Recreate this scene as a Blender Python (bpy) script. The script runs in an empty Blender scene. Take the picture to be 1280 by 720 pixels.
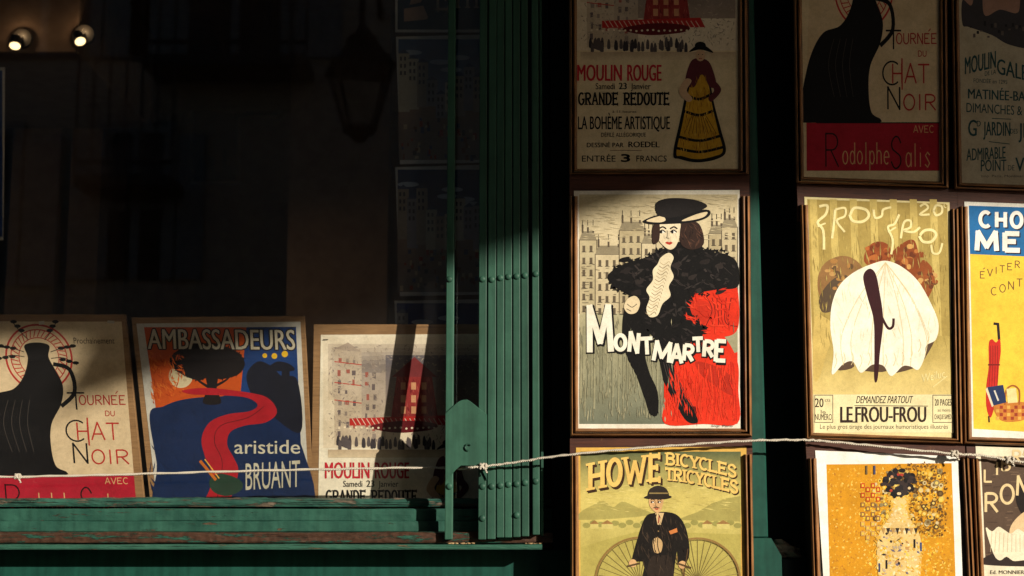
import bpy, bmesh, math, random
from mathutils import Vector
random.seed(7)
R = math.radians
scene = bpy.context.scene
C = scene.collection

# ------------------------------------------------------------------ camera, world, sun, exposure
PITCH = R(8.5); EYE = Vector((0, -3.46, 1.6)); FPX = 1757.0
cd = bpy.data.cameras.new('camera'); cam = bpy.data.objects.new('camera', cd); C.objects.link(cam)
cam.location = EYE; cam.rotation_euler = (R(90) + PITCH, 0, 0)
cd.sensor_width = 36; cd.lens = 36 * FPX / 1280; cd.clip_start = 0.05; cd.clip_end = 500
cd.dof.use_dof = True; cd.dof.focus_distance = 3.5; cd.dof.aperture_fstop = 2.8
scene.camera = cam
world = bpy.data.worlds.new('World'); scene.world = world; world.use_nodes = True
wn = world.node_tree; sky = wn.nodes.new('ShaderNodeTexSky'); sky.sky_type = 'NISHITA'
sky.sun_disc = False; sky.sun_elevation = R(19.5); sky.sun_rotation = R(135)
bg = wn.nodes['Background']; bg.inputs[1].default_value = 0.05
wn.links.new(sky.outputs[0], bg.inputs[0])
SUN = Vector((1, -1, .5))
sl = bpy.data.lights.new('sun', 'SUN'); sl.energy = 5.0; sl.angle = R(0.53); sl.color = (1, .92, .78)
so = bpy.data.objects.new('sun', sl); C.objects.link(so); so.location = (6, -6, 8)
so.rotation_euler = (-SUN).to_track_quat('-Z', 'Y').to_euler()
vs = scene.view_settings; vs.view_transform = 'Standard'; vs.look = 'None'; vs.gamma = 1; vs.exposure = 0.48
scene.cycles.transparent_max_bounces = 16; scene.cycles.max_bounces = 6

# ------------------------------------------------------------------ helpers
FWD = Vector((0, math.cos(PITCH), math.sin(PITCH))); UP = Vector((0, -math.sin(PITCH), math.cos(PITCH)))
def ray(px, py): return Vector((1, 0, 0)) * ((px - 640) / FPX) + UP * ((360 - py) / FPX) + FWD
def P(px, py, Y=0.0):
    d = ray(px, py); return EYE + d * ((Y - EYE.y) / d.y)
class Plane:                                  # a real flat plane in the place: origin and normal
    def __init__(s, o, n): s.o = Vector(o); s.n = Vector(n).normalized()
    def at(s, px, py, lift=0.0):
        d = ray(px, py); o = s.o + s.n * lift
        return EYE + d * ((o - EYE).dot(s.n) / d.dot(s.n))
def lin(c):
    c = c / 255.0
    return c / 12.92 if c <= .04045 else ((c + .055) / 1.055) ** 2.4
def L(r, g, b, k=1.0): return (lin(r) * k, lin(g) * k, lin(b) * k, 1)

def mesh(name, verts, faces, mat, parent=None, col=None, loc=None, smooth=False):
    o_ = loc if loc is not None else (parent_world(parent) if parent else Vector((0, 0, 0)))
    me = bpy.data.meshes.new(name)
    me.from_pydata([tuple(Vector(v) - o_) for v in verts], [], faces)
    if col:
        a = me.color_attributes.new('Col', 'FLOAT_COLOR', 'CORNER'); i = 0; flat = []
        for f, c in zip(faces, col):
            for k in range(len(f)): flat.extend(c[k] if isinstance(c[0], tuple) else c)
        a.data.foreach_set('color', flat)
    me.materials.append(mat); me.update()
    if smooth:
        for p in me.polygons: p.use_smooth = True
    o = bpy.data.objects.new(name, me); C.objects.link(o)
    if parent: o.parent = parent; o.location = (0, 0, 0) if loc is None else loc - parent_world(parent)
    else: o.location = o_
    return o
def parent_world(p):
    v = Vector((0, 0, 0))
    while p: v = v + p.location; p = p.parent
    return v
def bobj(name, bm, mat, parent=None, loc=None, smooth=False):
    bmesh.ops.recalc_face_normals(bm, faces=bm.faces)
    bm.verts.ensure_lookup_table()
    vs_ = [v.co.copy() for v in bm.verts]
    for i, v in enumerate(bm.verts): v.index = i
    fs = [[v.index for v in f.verts] for f in bm.faces]; bm.free()
    return mesh(name, vs_, fs, mat, parent, loc=loc, smooth=smooth)
def box(bm, x0, x1, y0, y1, z0, z1, bev=0.0, seg=1):
    r = bmesh.ops.create_cube(bm, size=1); v = r['verts']
    for q in v: q.co = Vector(((x0 + x1) / 2 + q.co.x * (x1 - x0), (y0 + y1) / 2 + q.co.y * (y1 - y0), (z0 + z1) / 2 + q.co.z * (z1 - z0)))
    if bev: 
        e = list({e for q in v for e in q.link_edges})
        bmesh.ops.bevel(bm, geom=e, offset=bev, segments=seg, affect='EDGES', profile=.5)
    return bm
def boxo(name, x0, x1, y0, y1, z0, z1, mat, parent=None, bev=0.0):
    return bobj(name, box(bmesh.new(), x0, x1, y0, y1, z0, z1, bev), mat, parent)
def prism(bm, pts, vec):
    a = [bm.verts.new(p) for p in pts]; b = [bm.verts.new(Vector(p) + Vector(vec)) for p in pts]
    bm.faces.new(a); bm.faces.new(b[::-1])
    for i in range(len(a)): bm.faces.new((a[i], b[i], b[(i + 1) % len(a)], a[(i + 1) % len(a)]))
    return bm
def tube(bm, pts, r, n=8, rad=None):
    rings = []
    for i, p in enumerate(pts):
        d = (Vector(pts[min(i + 1, len(pts) - 1)]) - Vector(pts[max(i - 1, 0)])).normalized()
        u = d.cross(Vector((0, .3, 1)) if abs(d.z) < .9 else Vector((1, 0, 0))).normalized(); w = d.cross(u)
        rr = rad(i) if rad else r
        rings.append([bm.verts.new(Vector(p) + (u * math.cos(2 * math.pi * k / n) + w * math.sin(2 * math.pi * k / n)) * rr) for k in range(n)])
    for a, b in zip(rings, rings[1:]):
        for k in range(n): bm.faces.new((a[k], a[(k + 1) % n], b[(k + 1) % n], b[k]))
    bm.faces.new(rings[0][::-1]); bm.faces.new(rings[-1])
    return bm
def tag(o, label, cat, group=None):
    o['label'] = label; o['category'] = cat
    if group: o['group'] = group
    return o
def thing(name, label, cat, loc, group=None):
    o = bpy.data.objects.new(name, None); C.objects.link(o); o.location = loc; o.empty_display_size = .05
    return tag(o, label, cat, group)
def struct(o): o['kind'] = 'structure'; return o
def catmull(pts, n=6, closed=True):
    out = []; m = len(pts)
    for i in range(m if closed else m - 1):
        g = lambda k: pts[(i + k) % m] if closed else pts[max(0, min(m - 1, i + k))]
        p0, p1, p2, p3 = g(-1), g(0), g(1), g(2)
        for j in range(n):
            t = j / n
            out.append(tuple(.5 * (2 * b + (c - a) * t + (2 * a - 5 * b + 4 * c - d) * t * t + (3 * b - a - 3 * c + d) * t ** 3)
                             for a, b, c, d in zip(p0, p1, p2, p3)))
    if not closed: out.append(tuple(pts[-1]))
    return out

# ------------------------------------------------------------------ materials
def newmat(name):
    m = bpy.data.materials.new(name); m.use_nodes = True
    return m, m.node_tree.nodes, m.node_tree.links, m.node_tree.nodes['Principled BSDF']
def noise(n, l, scale, vec=None, detail=5, rough=.6):
    t = n.new('ShaderNodeTexNoise'); t.inputs['Scale'].default_value = scale; t.inputs['Detail'].default_value = detail
    t.inputs['Roughness'].default_value = rough
    if vec: l.new(vec, t.inputs['Vector'])
    return t.outputs['Fac']
def coords(n, l, sc):
    tc = n.new('ShaderNodeTexCoord'); mp = n.new('ShaderNodeMapping'); mp.inputs['Scale'].default_value = sc
    l.new(tc.outputs['Object'], mp.inputs['Vector']); return mp.outputs[0]
def ramp(n, l, fac, stops):
    r = n.new('ShaderNodeValToRGB'); e = r.color_ramp.elements
    while len(e) < len(stops): e.new(.5)
    for q, (p, c) in zip(e, stops): q.position = p; q.color = c
    l.new(fac, r.inputs[0]); return r.outputs[0]
def mix(n, l, fac, a, b, mode='MIX'):
    m = n.new('ShaderNodeMix'); m.data_type = 'RGBA'; m.blend_type = mode
    for s, v in ((0, fac), (6, a), (7, b)):
        if hasattr(v, 'links'): l.new(v, m.inputs[s])
        else: m.inputs[s].default_value = v
    return m.outputs[2]
def bump(n, l, b, h, strength, dist=.002):
    q = n.new('ShaderNodeBump'); q.inputs['Strength'].default_value = strength; q.inputs['Distance'].default_value = dist
    l.new(h, q.inputs['Height']); l.new(q.outputs[0], b.inputs['Normal'])
def g(v): return (v, v, v, 1)

def wood(name, light, dark, axis, gloss=.42, wear=.0):
    m, n, l, b = newmat(name)
    sc = {'z': (260, 260, 9), 'x': (9, 260, 260)}[axis]
    v = coords(n, l, sc); f = noise(n, l, 1, v, 6, .65)
    c = ramp(n, l, f, [(.30, dark), (.42, tuple(x * .6 + y * .4 for x, y in zip(light, dark))), (.58, light)])
    v2 = coords(n, l, (14, 14, 14)); f2 = noise(n, l, 1, v2, 4)
    c = mix(n, l, ramp(n, l, f2, [(.4, g(0)), (.8, g(.6))]), c, dark)
    v3 = coords(n, l, (90, 90, 90) if axis == 'z' else (40, 90, 90)); f3 = noise(n, l, 1, v3, 6, .7)
    c = mix(n, l, ramp(n, l, f3, [(.66, g(0)), (.72, g(.55))]), c, (.34, .17, .05, 1))
    l.new(c, b.inputs['Base Color']); b.inputs['Roughness'].default_value = gloss; b.inputs['Specular IOR Level'].default_value = .25
    bump(n, l, b, f, .7, .0015)
    return m
wood_v = wood('varnished wood upright', (.30, .135, .048, 1), (.010, .006, .004, 1), 'z')
wood_h = wood('varnished wood level', (.27, .12, .044, 1), (.010, .006, .004, 1), 'x')
rail_mat = wood('red brown rail wood', (.070, .021, .010, 1), (.026, .009, .006, 1), 'x', .62)
board_mat = wood('bare backing board', (.30, .165, .07, 1), (.15, .075, .032, 1), 'x', .6)
dark_board = wood('dark stained board', (.016, .010, .008, 1), (.006, .004, .004, 1), 'z', .6)

def paint(name, col, dark, chips=.0, chipcol=(.13, .075, .045, 1), gloss=.45, axis=None, bs=.35, cracks=0, vary=0, specks=.0):
    m, n, l, b = newmat(name)
    v = coords(n, l, (1, 1, 1)); f = noise(n, l, 18, v, 8, .65)
    c = ramp(n, l, f, [(.3, dark), (.62, col)])
    fs = noise(n, l, 240, v, 3, .7)
    c = mix(n, l, ramp(n, l, fs, [(.68, g(0)), (.74, g(.55))]), c, tuple(x * .35 for x in dark[:3]) + (1,))
    h = f
    if specks:
        fk = noise(n, l, 70, v, 7, .75); c = mix(n, l, ramp(n, l, fk, [(.70 - specks, g(0)), (.73 - specks, g(.8))]), c, (.012, .018, .014, 1))
        fl_ = noise(n, l, 55, coords(n, l, (1.3, 1, .8)), 7, .75); c = mix(n, l, ramp(n, l, fl_, [(.72 - specks, g(0)), (.75 - specks, g(.5))]), c, (.20, .27, .20, 1))
        fd = noise(n, l, 1, coords(n, l, (60, 60, 3)), 4, .6); c = mix(n, l, 1, c, ramp(n, l, fd, [(.35, g(.78)), (.6, g(1.05))]), 'MULTIPLY')
    if vary:
        oi = n.new('ShaderNodeObjectInfo'); c = mix(n, l, 1, c, ramp(n, l, oi.outputs['Random'], [(0, g(1 - vary)), (1, g(1 + vary * .4))]), 'MULTIPLY')
    if chips:
        vv = coords(n, l, (9, 70, 70)); fc = noise(n, l, 1, vv, 9, .72)
        k = ramp(n, l, fc, [(.66 - chips, g(0)), (.69 - chips, g(1))])
        f4 = noise(n, l, 60, v, 5); wc = ramp(n, l, f4, [(.35, tuple(x * .45 for x in chipcol[:3]) + (1,)), (.7, chipcol)])
        c = mix(n, l, k, c, wc)
        h2 = n.new('ShaderNodeMath'); h2.operation = 'SUBTRACT'; l.new(fc, h2.inputs[0]); l.new(k, h2.inputs[1]); h = h2.outputs[0]
    if cracks:
        fc2 = noise(n, l, 1, coords(n, l, (5, 170, 330)), 5, .7); kk = ramp(n, l, fc2, [(.30 + cracks, g(.12)), (.37 + cracks, g(1))])
        c = mix(n, l, 1, c, kk, 'MULTIPLY'); fw = noise(n, l, 1, coords(n, l, (4, 60, 120)), 7, .7)
        c = mix(n, l, ramp(n, l, fw, [(.58, g(0)), (.72, g(.5))]), c, (.115, .17, .13, 1))
        hm = n.new('ShaderNodeMath'); hm.operation = 'ADD'; l.new(h, hm.inputs[0]); l.new(kk, hm.inputs[1]); h = hm.outputs[0]
    l.new(c, b.inputs['Base Color']); b.inputs['Roughness'].default_value = gloss; b.inputs['Specular IOR Level'].default_value = .22
    bump(n, l, b, h, bs, .0015)
    return m
GREEN = (.030, .090, .060, 1); GREEND = (.021, .066, .044, 1)
gate_paint = paint('green enamel on iron', GREEN, GREEND, gloss=.5, vary=.22, specks=.03, bs=.5)
sill_paint = paint('worn green paint on wood', (.026, .088, .062, 1), (.014, .054, .040, 1), chips=.05, bs=.9, cracks=.0, specks=.015)
sill_top = paint('weathered top board', (.030, .094, .068, 1), (.012, .046, .036, 1), chips=.13, bs=1, cracks=.09, chipcol=(.16, .12, .085, 1))
sill_bare = paint('flaking green paint on brown wood', (.022, .080, .054, 1), (.012, .05, .036, 1), chips=.235, bs=1, chipcol=(.075, .036, .022, 1), cracks=.04)
ledge_paint = paint('dusty green ledge paint', (.034, .105, .072, 1), (.018, .066, .046, 1), chips=.06, chipcol=(.20, .14, .08, 1), bs=.9, cracks=.03)
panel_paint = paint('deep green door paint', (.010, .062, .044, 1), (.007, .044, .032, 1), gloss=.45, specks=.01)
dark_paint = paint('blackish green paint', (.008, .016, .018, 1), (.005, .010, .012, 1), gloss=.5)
iron = paint('black iron', (.012, .012, .013, 1), (.006, .006, .007, 1), gloss=.5)
plaster = paint('cream plaster', (.48, .38, .30, 1), (.34, .27, .22, 1), gloss=.9)
plaster2 = paint('grey stone', (.20, .19, .175, 1), (.13, .125, .115, 1), gloss=.9)
zinc = paint('zinc roof', (.12, .13, .15, 1), (.08, .09, .1, 1), gloss=.5)
shutter_paint = paint('grey shutter paint', (.2, .21, .22, 1), (.15, .16, .17, 1))
asphalt = paint('street stone', (.045, .046, .05, 1), (.028, .029, .032, 1), gloss=.9)
paving = paint('pavement stone', (.07, .07, .075, 1), (.045, .045, .05, 1), gloss=.9)
room_wall = paint('shop wall paint', (.22, .15, .11, 1), (.17, .11, .08, 1), gloss=.9)
room_dark = paint('dark shop wood', (.05, .03, .02, 1), (.03, .02, .014, 1), gloss=.7)
stone_dirty = paint('crumbling stone', (.20, .15, .12, 1), (.06, .045, .04, 1), gloss=.95, bs=1)

def printmat(name, grain=.16, rough=.7, stain=.16):
    m, n, l, b = newmat(name)
    a = n.new('ShaderNodeVertexColor'); a.layer_name = 'Col'
    v = coords(n, l, (1, 1, 1))
    f1 = noise(n, l, 420, v, 3, .7); f2 = noise(n, l, 16, v, 6, .6)
    c = mix(n, l, 1.0, a.outputs[0], ramp(n, l, f1, [(.3, g(1 - grain)), (.62, g(1))]), 'MULTIPLY')
    c = mix(n, l, 1.0, c, ramp(n, l, f2, [(.36, (1 - stain, 1 - stain * 1.1, 1 - stain * 1.3, 1)), (.6, g(1))]), 'MULTIPLY')
    f3 = noise(n, l, 95, v, 6, .75)
    c = mix(n, l, 1.0, c, ramp(n, l, f3, [(.36, g(.90)), (.5, g(1)), (.64, (1.06, 1.05, 1.04, 1))]), 'MULTIPLY')
    f4 = noise(n, l, 300, v, 4, .8)
    c = mix(n, l, ramp(n, l, f4, [(.60, g(0)), (.68, g(.03))]), c, (.62, .54, .42, 1))
    l.new(c, b.inputs['Base Color']); b.inputs['Roughness'].default_value = rough
    b.inputs['Specular IOR Level'].default_value = .14
    bump(n, l, b, f2, .06, .003)
    return m
print_mat = printmat('printed paper')
def rope_material():
    m, n, l, b = newmat('hemp rope')
    w = n.new('ShaderNodeTexWave'); w.inputs['Scale'].default_value = 150; w.bands_direction = 'DIAGONAL'; w.inputs['Distortion'].default_value = 1
    v = coords(n, l, (1, 1, 1)); l.new(v, w.inputs['Vector'])
    c = ramp(n, l, w.outputs['Fac'], [(.1, (.36, .29, .21, 1)), (.6, (.74, .67, .55, 1))])
    l.new(c, b.inputs['Base Color']); b.inputs['Roughness'].default_value = .9; bump(n, l, b, w.outputs['Fac'], .8, .002)
    return m
rope_mat = rope_material()
def glass_material(name, base=.045, tint=(.93, .95, .94, 1), dust=.006):
    m, n, l, b = newmat(name); n.remove(b)
    t = n.new('ShaderNodeBsdfTransparent'); t.inputs[0].default_value = tint
    s = n.new('ShaderNodeBsdfGlossy'); s.inputs['Roughness'].default_value = .004
    lw = n.new('ShaderNodeLayerWeight'); pw = n.new('ShaderNodeMath'); pw.operation = 'POWER'; pw.inputs[1].default_value = 5
    l.new(lw.outputs['Facing'], pw.inputs[0]); lw.inputs[0].default_value = .5
    ma = n.new('ShaderNodeMath'); ma.operation = 'MULTIPLY_ADD'; ma.inputs[1].default_value = .9; ma.inputs[2].default_value = base
    l.new(pw.outputs[0], ma.inputs[0])
    x = n.new('ShaderNodeMixShader'); l.new(ma.outputs[0], x.inputs[0]); l.new(t.outputs[0], x.inputs[1]); l.new(s.outputs[0], x.inputs[2])
    df = n.new('ShaderNodeBsdfDiffuse'); df.inputs[0].default_value = (.6, .56, .52, 1)
    fd = noise(n, l, 1, coords(n, l, (2.2, 1, 5)), 8, .7); dr = ramp(n, l, fd, [(.38, g(.002)), (.75, g(dust))])
    x2 = n.new('ShaderNodeMixShader'); l.new(dr, x2.inputs[0]); l.new(x.outputs[0], x2.inputs[1]); l.new(df.outputs[0], x2.inputs[2]); x = x2
    l.new(x.outputs[0], n['Material Output'].inputs[0])
    return m
glass = glass_material('shop window glass', .055, (.985, .99, .985, 1))
lamp_glass = glass_material('lantern glass', .06, (.92, .90, .86, 1))
def emat(name, col, s):
    m, n, l, b = newmat(name); b.inputs['Base Color'].default_value = (.8, .8, .8, 1)
    b.inputs['Emission Color'].default_value = col; b.inputs['Emission Strength'].default_value = s; return m
bulb_mat = emat('lit lamp', (1, .70, .33, 1), 2.0)
metal_white = paint('grey lamp metal', (.035, .03, .027, 1), (.025, .022, .02, 1), gloss=.5)
pane_dark = paint('dark house window pane', (.015, .017, .02, 1), (.01, .012, .014, 1), gloss=.08)

# ------------------------------------------------------------------ lettering and print drawing
_glyph = {}
def glyph_mesh(s, bold=0.0, spacing=1.0):
    key = (s, bold, spacing)
    if key not in _glyph:
        cu = bpy.data.curves.new('t', 'FONT'); cu.body = s; cu.offset = bold; cu.space_character = spacing; cu.resolution_u = 3
        o = bpy.data.objects.new('t', cu); C.objects.link(o)
        dg = bpy.context.evaluated_depsgraph_get(); dg.update()
        me = o.evaluated_get(dg).to_mesh()
        _glyph[key] = ([(v.co.x, v.co.y) for v in me.vertices], [tuple(p.vertices) for p in me.polygons])
        o.evaluated_get(dg).to_mesh_clear(); bpy.data.objects.remove(o); bpy.data.curves.remove(cu)
    return _glyph[key]
CAP = max(v[1] for v in glyph_mesh('H')[0])
def arc(cx, cy, rx, ry, a0, a1, n=12): return [(cx + rx * math.cos(R(a0 + (a1 - a0) * i / n)), cy + ry * math.sin(R(a0 + (a1 - a0) * i / n))) for i in range(n + 1)]
SF = {
 'A': [[(0, 0), (.5, 1), (1, 0)], [(.2, .34), (.8, .34)]],
 'B': [[(.08, 0), (.08, 1)], [(.08, .97)] + arc(.5, .76, .4, .21, 90, -90) + [(.08, .55)], [(.3, .51)] + arc(.55, .27, .42, .24, 90, -90) + [(.08, .03)]],
 'C': [arc(.52, .5, .5, .48, 48, 312, 20)], 'D': [[(.08, 0), (.08, 1)], [(.08, .97)] + arc(.4, .5, .57, .47, 90, -90) + [(.08, .03)]],
 'E': [[(.08, 0), (.08, 1)], [(.08, .95), (.92, .95)], [(.08, .52), (.72, .52)], [(.08, .05), (.95, .05)]],
 'F': [[(.08, 0), (.08, 1)], [(.08, .95), (.92, .95)], [(.08, .52), (.72, .52)]],
 'G': [arc(.52, .5, .5, .48, 48, 340, 20) + [(.99, .45), (.6, .45)]], 'H': [[(.1, 0), (.1, 1)], [(.9, 0), (.9, 1)], [(.1, .5), (.9, .5)]],
 'I': [[(.5, 0), (.5, 1)]], 'J': [[(.8, 1), (.8, .3)] + arc(.45, .3, .35, .28, 0, -170)],
 'K': [[(.08, 0), (.08, 1)], [(.9, 1), (.12, .42)], [(.38, .6), (.95, 0)]], 'L': [[(.08, 0), (.08, 1)], [(.08, .05), (.92, .05)]],
 'M': [[(.04, 0), (.1, 1), (.5, .22), (.9, 1), (.96, 0)]], 'N': [[(.08, 0), (.08, 1), (.92, 0), (.92, 1)]],
 'O': [arc(.5, .5, .48, .48, 0, 360, 26)], 'P': [[(.08, 0), (.08, 1)], [(.08, .97)] + arc(.52, .72, .42, .25, 90, -90) + [(.08, .47)]],
 'Q': [arc(.5, .5, .48, .48, 0, 360, 26), [(.55, .3), (1, -.08)]],
 'R': [[(.08, 0), (.08, 1)], [(.08, .97)] + arc(.5, .73, .42, .24, 90, -90) + [(.08, .49)], [(.45, .47), (.98, 0)]],
 'S': [catmull([(.92, .78), (.7, .96), (.4, .98), (.12, .82), (.16, .62), (.5, .5), (.84, .38), (.9, .18), (.62, .02), (.3, .03), (.05, .22)], 4, False)],
 'T': [[(.5, 0), (.5, 1)], [(0, .95), (1, .95)]], 'U': [[(.08, 1), (.08, .35)] + arc(.5, .35, .42, .34, 180, 360) + [(.92, 1)]],
 'V': [[(0, 1), (.5, 0), (1, 1)]], 'W': [[(0, 1), (.25, 0), (.5, .8), (.75, 0), (1, 1)]], 'X': [[(0, 0), (1, 1)], [(0, 1), (1, 0)]],
 'Y': [[(0, 1), (.5, .48), (1, 1)], [(.5, .5), (.5, 0)]], 'Z': [[(.02, .95), (.95, .95), (.05, .05), (1, .05)]],
 'p': [[(.12, -.35), (.12, .62)], arc(.5, .3, .38, .3, 0, 360)], 'h': [[(.1, 0), (.1, 1)], [(.1, .45)] + arc(.45, .42, .38, .2, 130, 0) + [(.83, 0)]],
 'o': [arc(.5, .3, .42, .3, 0, 360)], 'e': [[(.1, .32), (.9, .32)] + arc(.5, .3, .42, .3, 10, 310)], 'l': [[(.5, 0), (.5, 1)]], 'd': [[(.88, 0), (.88, 1)], arc(.48, .3, .38, .3, 0, 360)],
 'a': [[(.88, 0), (.88, .6)], arc(.48, .3, .38, .3, 0, 360)], 'i': [[(.5, 0), (.5, .6)], [(.44, .8), (.56, .8)]], 's': [[(.85, .5), (.5, .62), (.2, .48), (.8, .15), (.5, -.02), (.12, .1)]],
 '2': [arc(.5, .7, .42, .28, 165, -20) + [(.08, .05), (.95, .05)]], '0': [arc(.5, .5, .42, .48, 0, 360, 22)],
}
class Art:
    """A printed sheet: the drawing is laid on the sheet's own plane, each patch of ink a hair above the last."""
    def __init__(s, plane, T=None, k=.86):
        s.pl = plane; s.T = T or (lambda x, y: (x, y)); s.v = []; s.f = []; s.c = []; s.h = .0004; s.k = k
    def col(s, c): return c if len(c) == 4 else L(c[0], c[1], c[2], s.k)
    def pt(s, p): return s.pl.at(*s.T(p[0], p[1]), lift=s.h)
    def poly(s, pts, c):
        s.h += 2.5e-6; i = len(s.v); pts = list(pts)
        a = sum(pts[q][0] * pts[(q + 1) % len(pts)][1] - pts[(q + 1) % len(pts)][0] * pts[q][1] for q in range(len(pts)))
        if a > 0: pts = pts[::-1]
        s.v += [s.pt(p) for p in pts]; s.f.append(list(range(i, i + len(pts)))); s.c.append(s.col(c))
    def smooth(s, pts, c, n=6): s.poly(catmull(pts, n), c)
    def rect(s, x0, y0, x1, y1, c): s.poly([(x0, y0), (x1, y0), (x1, y1), (x0, y1)], c)
    def ell(s, cx, cy, rx, ry, c, n=20): s.poly([(cx + rx * math.cos(2 * math.pi * i / n), cy + ry * math.sin(2 * math.pi * i / n)) for i in range(n)], c)
    def grad(s, x0, y0, x1, y1, top, bot, n=10, jit=0):
        s.h += 2.5e-6; a, b = s.col(top), s.col(bot)
        for j in range(n):
            t0, t1 = j / n, (j + 1) / n
            m = lambda t: tuple(p + (q - p) * t for p, q in zip(a, b))
            i = len(s.v); ya, yb = y0 + (y1 - y0) * t0, y0 + (y1 - y0) * t1
            s.v += [s.pt(p) for p in ((x0, yb), (x1, yb), (x1, ya), (x0, ya))]
            s.f.append([i, i + 1, i + 2, i + 3]); s.c.append((m(t1), m(t1), m(t0), m(t0)))
    def line(s, pts, w, c, taper=False, closed=False):
        if not closed and not taper and len(pts) > 2:
            for i in range(1, len(pts) - 1):
                u = Vector(pts[i]) - Vector(pts[i - 1]); v = Vector(pts[i + 1]) - Vector(pts[i])
                if u.length > w * .8 and v.length > w * .8 and u.normalized().dot(v.normalized()) < .55:
                    e1 = Vector(pts[i]) + u.normalized() * w * .3; e2 = Vector(pts[i]) - v.normalized() * w * .3
                    s.line(list(pts[:i]) + [tuple(e1)], w, c); s.line([tuple(e2)] + list(pts[i + 1:]), w, c); return
        s.h += 2.5e-6; n = len(pts); c = s.col(c); a = []; b = []
        for i, p in enumerate(pts):
            q0 = pts[i - 1] if (i or closed) else pts[0]; q1 = pts[(i + 1) % n] if (i < n - 1 or closed) else pts[-1]
            d0 = Vector((p[0] - q0[0], p[1] - q0[1])); d1 = Vector((q1[0] - p[0], q1[1] - p[1]))
            d0 = d0.normalized() if d0.length > 1e-6 else d1.normalized(); d1 = d1.normalized() if d1.length > 1e-6 else d0
            t = (d0 + d1); t = t.normalized() if t.length > .05 else d0
            nn = Vector((-t.y, t.x)); k = min(1.3, 1 / max(.3, abs(nn.dot(Vector((-d0.y, d0.x))))))
            ww = w / 2 * k * ((1 - i / (n - 1)) * .85 + .15 if taper else 1)
            a.append((p[0] + nn.x * ww, p[1] + nn.y * ww)); b.append((p[0] - nn.x * ww, p[1] - nn.y * ww))
        for i in range(n if closed else n - 1):
            j = (i + 1) % n; k = len(s.v)
            s.v += [s.pt(q) for q in (a[i], b[i], b[j], a[j])]; s.f.append([k, k + 1, k + 2, k + 3]); s.c.append(c)
    def curve(s, pts, w, c, taper=False, n=5): s.line(catmull(pts, n, False), w, c, taper)
    def text(s, t, x, y, h, c, w=None, bold=0., warp=None, shear=0., spacing=1.):
        """baseline left end at x, y; cap height h; w = width of the line"""
        if bold >= .05:                                   # outline behind the lettering
            d = (bold - .02) * h
            for k in range(8): s.text(t, x + d * math.cos(R(45 * k)), y + d * math.sin(R(45 * k)), h, c, w, .03, warp, shear, spacing)
            return
        if bold > 0:
            d = bold * h * .8
            for k in (-1, -.33, .33, 1): s.text(t, x + d * (1 + k), y, h, c, (w - 2 * d) if w else None, 0, warp, shear, spacing)
            return
        s.h += 2.5e-6; vv, ff = glyph_mesh(t, bold, spacing); c = s.col(c)
        x0 = min(v[0] for v in vv); x1 = max(v[0] for v in vv); sx = (w / (x1 - x0)) if w else h / CAP
        i = len(s.v)
        for a, b in vv:
            yy = b * h / CAP; p = (x + (a - x0) * sx + shear * yy, y - yy)
            s.v.append(s.pt(warp(*p) if warp else p))
        for f in ff: s.f.append([i + q for q in f]); s.c.append(c)
    def glyph(s, ch, x, y, w, h, sw, c, slab=False, warp=None, rot=0.):
        """a drawn capital in the box x..x+w, y-h..y"""
        wf = warp or (lambda a, b: (a, b))
        if ch in 'NWMAVK' and slab: sw = sw * .84
        if rot:
            ca, sa = math.cos(R(rot)), math.sin(R(rot)); cx, cy = x + w / 2, y - h / 2
            wf0 = wf; wf = lambda a, b: wf0(cx + (a - cx) * ca - (b - cy) * sa, cy + (a - cx) * sa + (b - cy) * ca)
        for st in SF[ch]:
            q = []
            for a, b in st:                      # resample so that warps bend the strokes
                q.append((a, b))
            pts = [wf(x + a * w, y - b * h) for a, b in q]
            cl = len(pts) > 3 and abs(pts[0][0] - pts[-1][0]) < 1e-4 and abs(pts[0][1] - pts[-1][1]) < 1e-4
            s.line(pts[:-1] if cl else pts, sw, c, closed=cl)
            if slab and not cl:
                for (e, nb) in ((0, 1), (-1, -2)):
                    a, b = st[e]; a2, b2 = st[nb]
                    if abs(b - b2) > abs(a - a2) * .8 and (b < .02 or b > .98):
                        bb = .03 if b < .5 else .97; hw = sw * 1.05 / w
                        s.line([wf(x + (a - hw) * w, y - bb * h), wf(x + (a + hw) * w, y - bb * h)], sw * .55, c)
                    elif abs(a - a2) >= abs(b - b2) and len(st) == 2:   # arms of E, F, L, T
                        s.line([wf(x + a * w, y - (b + .13) * h), wf(x + a * w, y - (b - .13) * h)], sw * .55, c)
    def word(s, t, x, y, w, h, sw, c, gap=.22, slab=False, warp=None, slant=0.):
        n = sum(.45 if ch in 'Il ' else (1.25 if ch in 'MW' else 1) for ch in t) + gap * (len(t) - 1)
        u = w / n; cx = x
        for ch in t:
            k = u * (.45 if ch in 'Il ' else (1.25 if ch in 'MW' else 1))
            if ch != ' ': s.glyph(ch, cx, y + slant * (cx - x), k, h, sw, c, slab, warp)
            cx += k + gap * u
    def sheet(s, q, c, thick=.0006):
        """the paper itself: corners in order top left, top right, bottom right, bottom left"""
        i = len(s.v)
        f = [s.pl.at(*s.T(*p), lift=.0003) for p in q]; b = [p - s.pl.n * thick for p in f]
        s.v += f + b; c = s.col(c)
        for face in ([i + 3, i + 2, i + 1, i], [i + 4, i + 5, i + 6, i + 7], [i, i + 1, i + 5, i + 4], [i + 1, i + 2, i + 6, i + 5], [i + 2, i + 3, i + 7, i + 6], [i + 3, i, i + 4, i + 7]):
            s.f.append(face); s.c.append(c)
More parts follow.
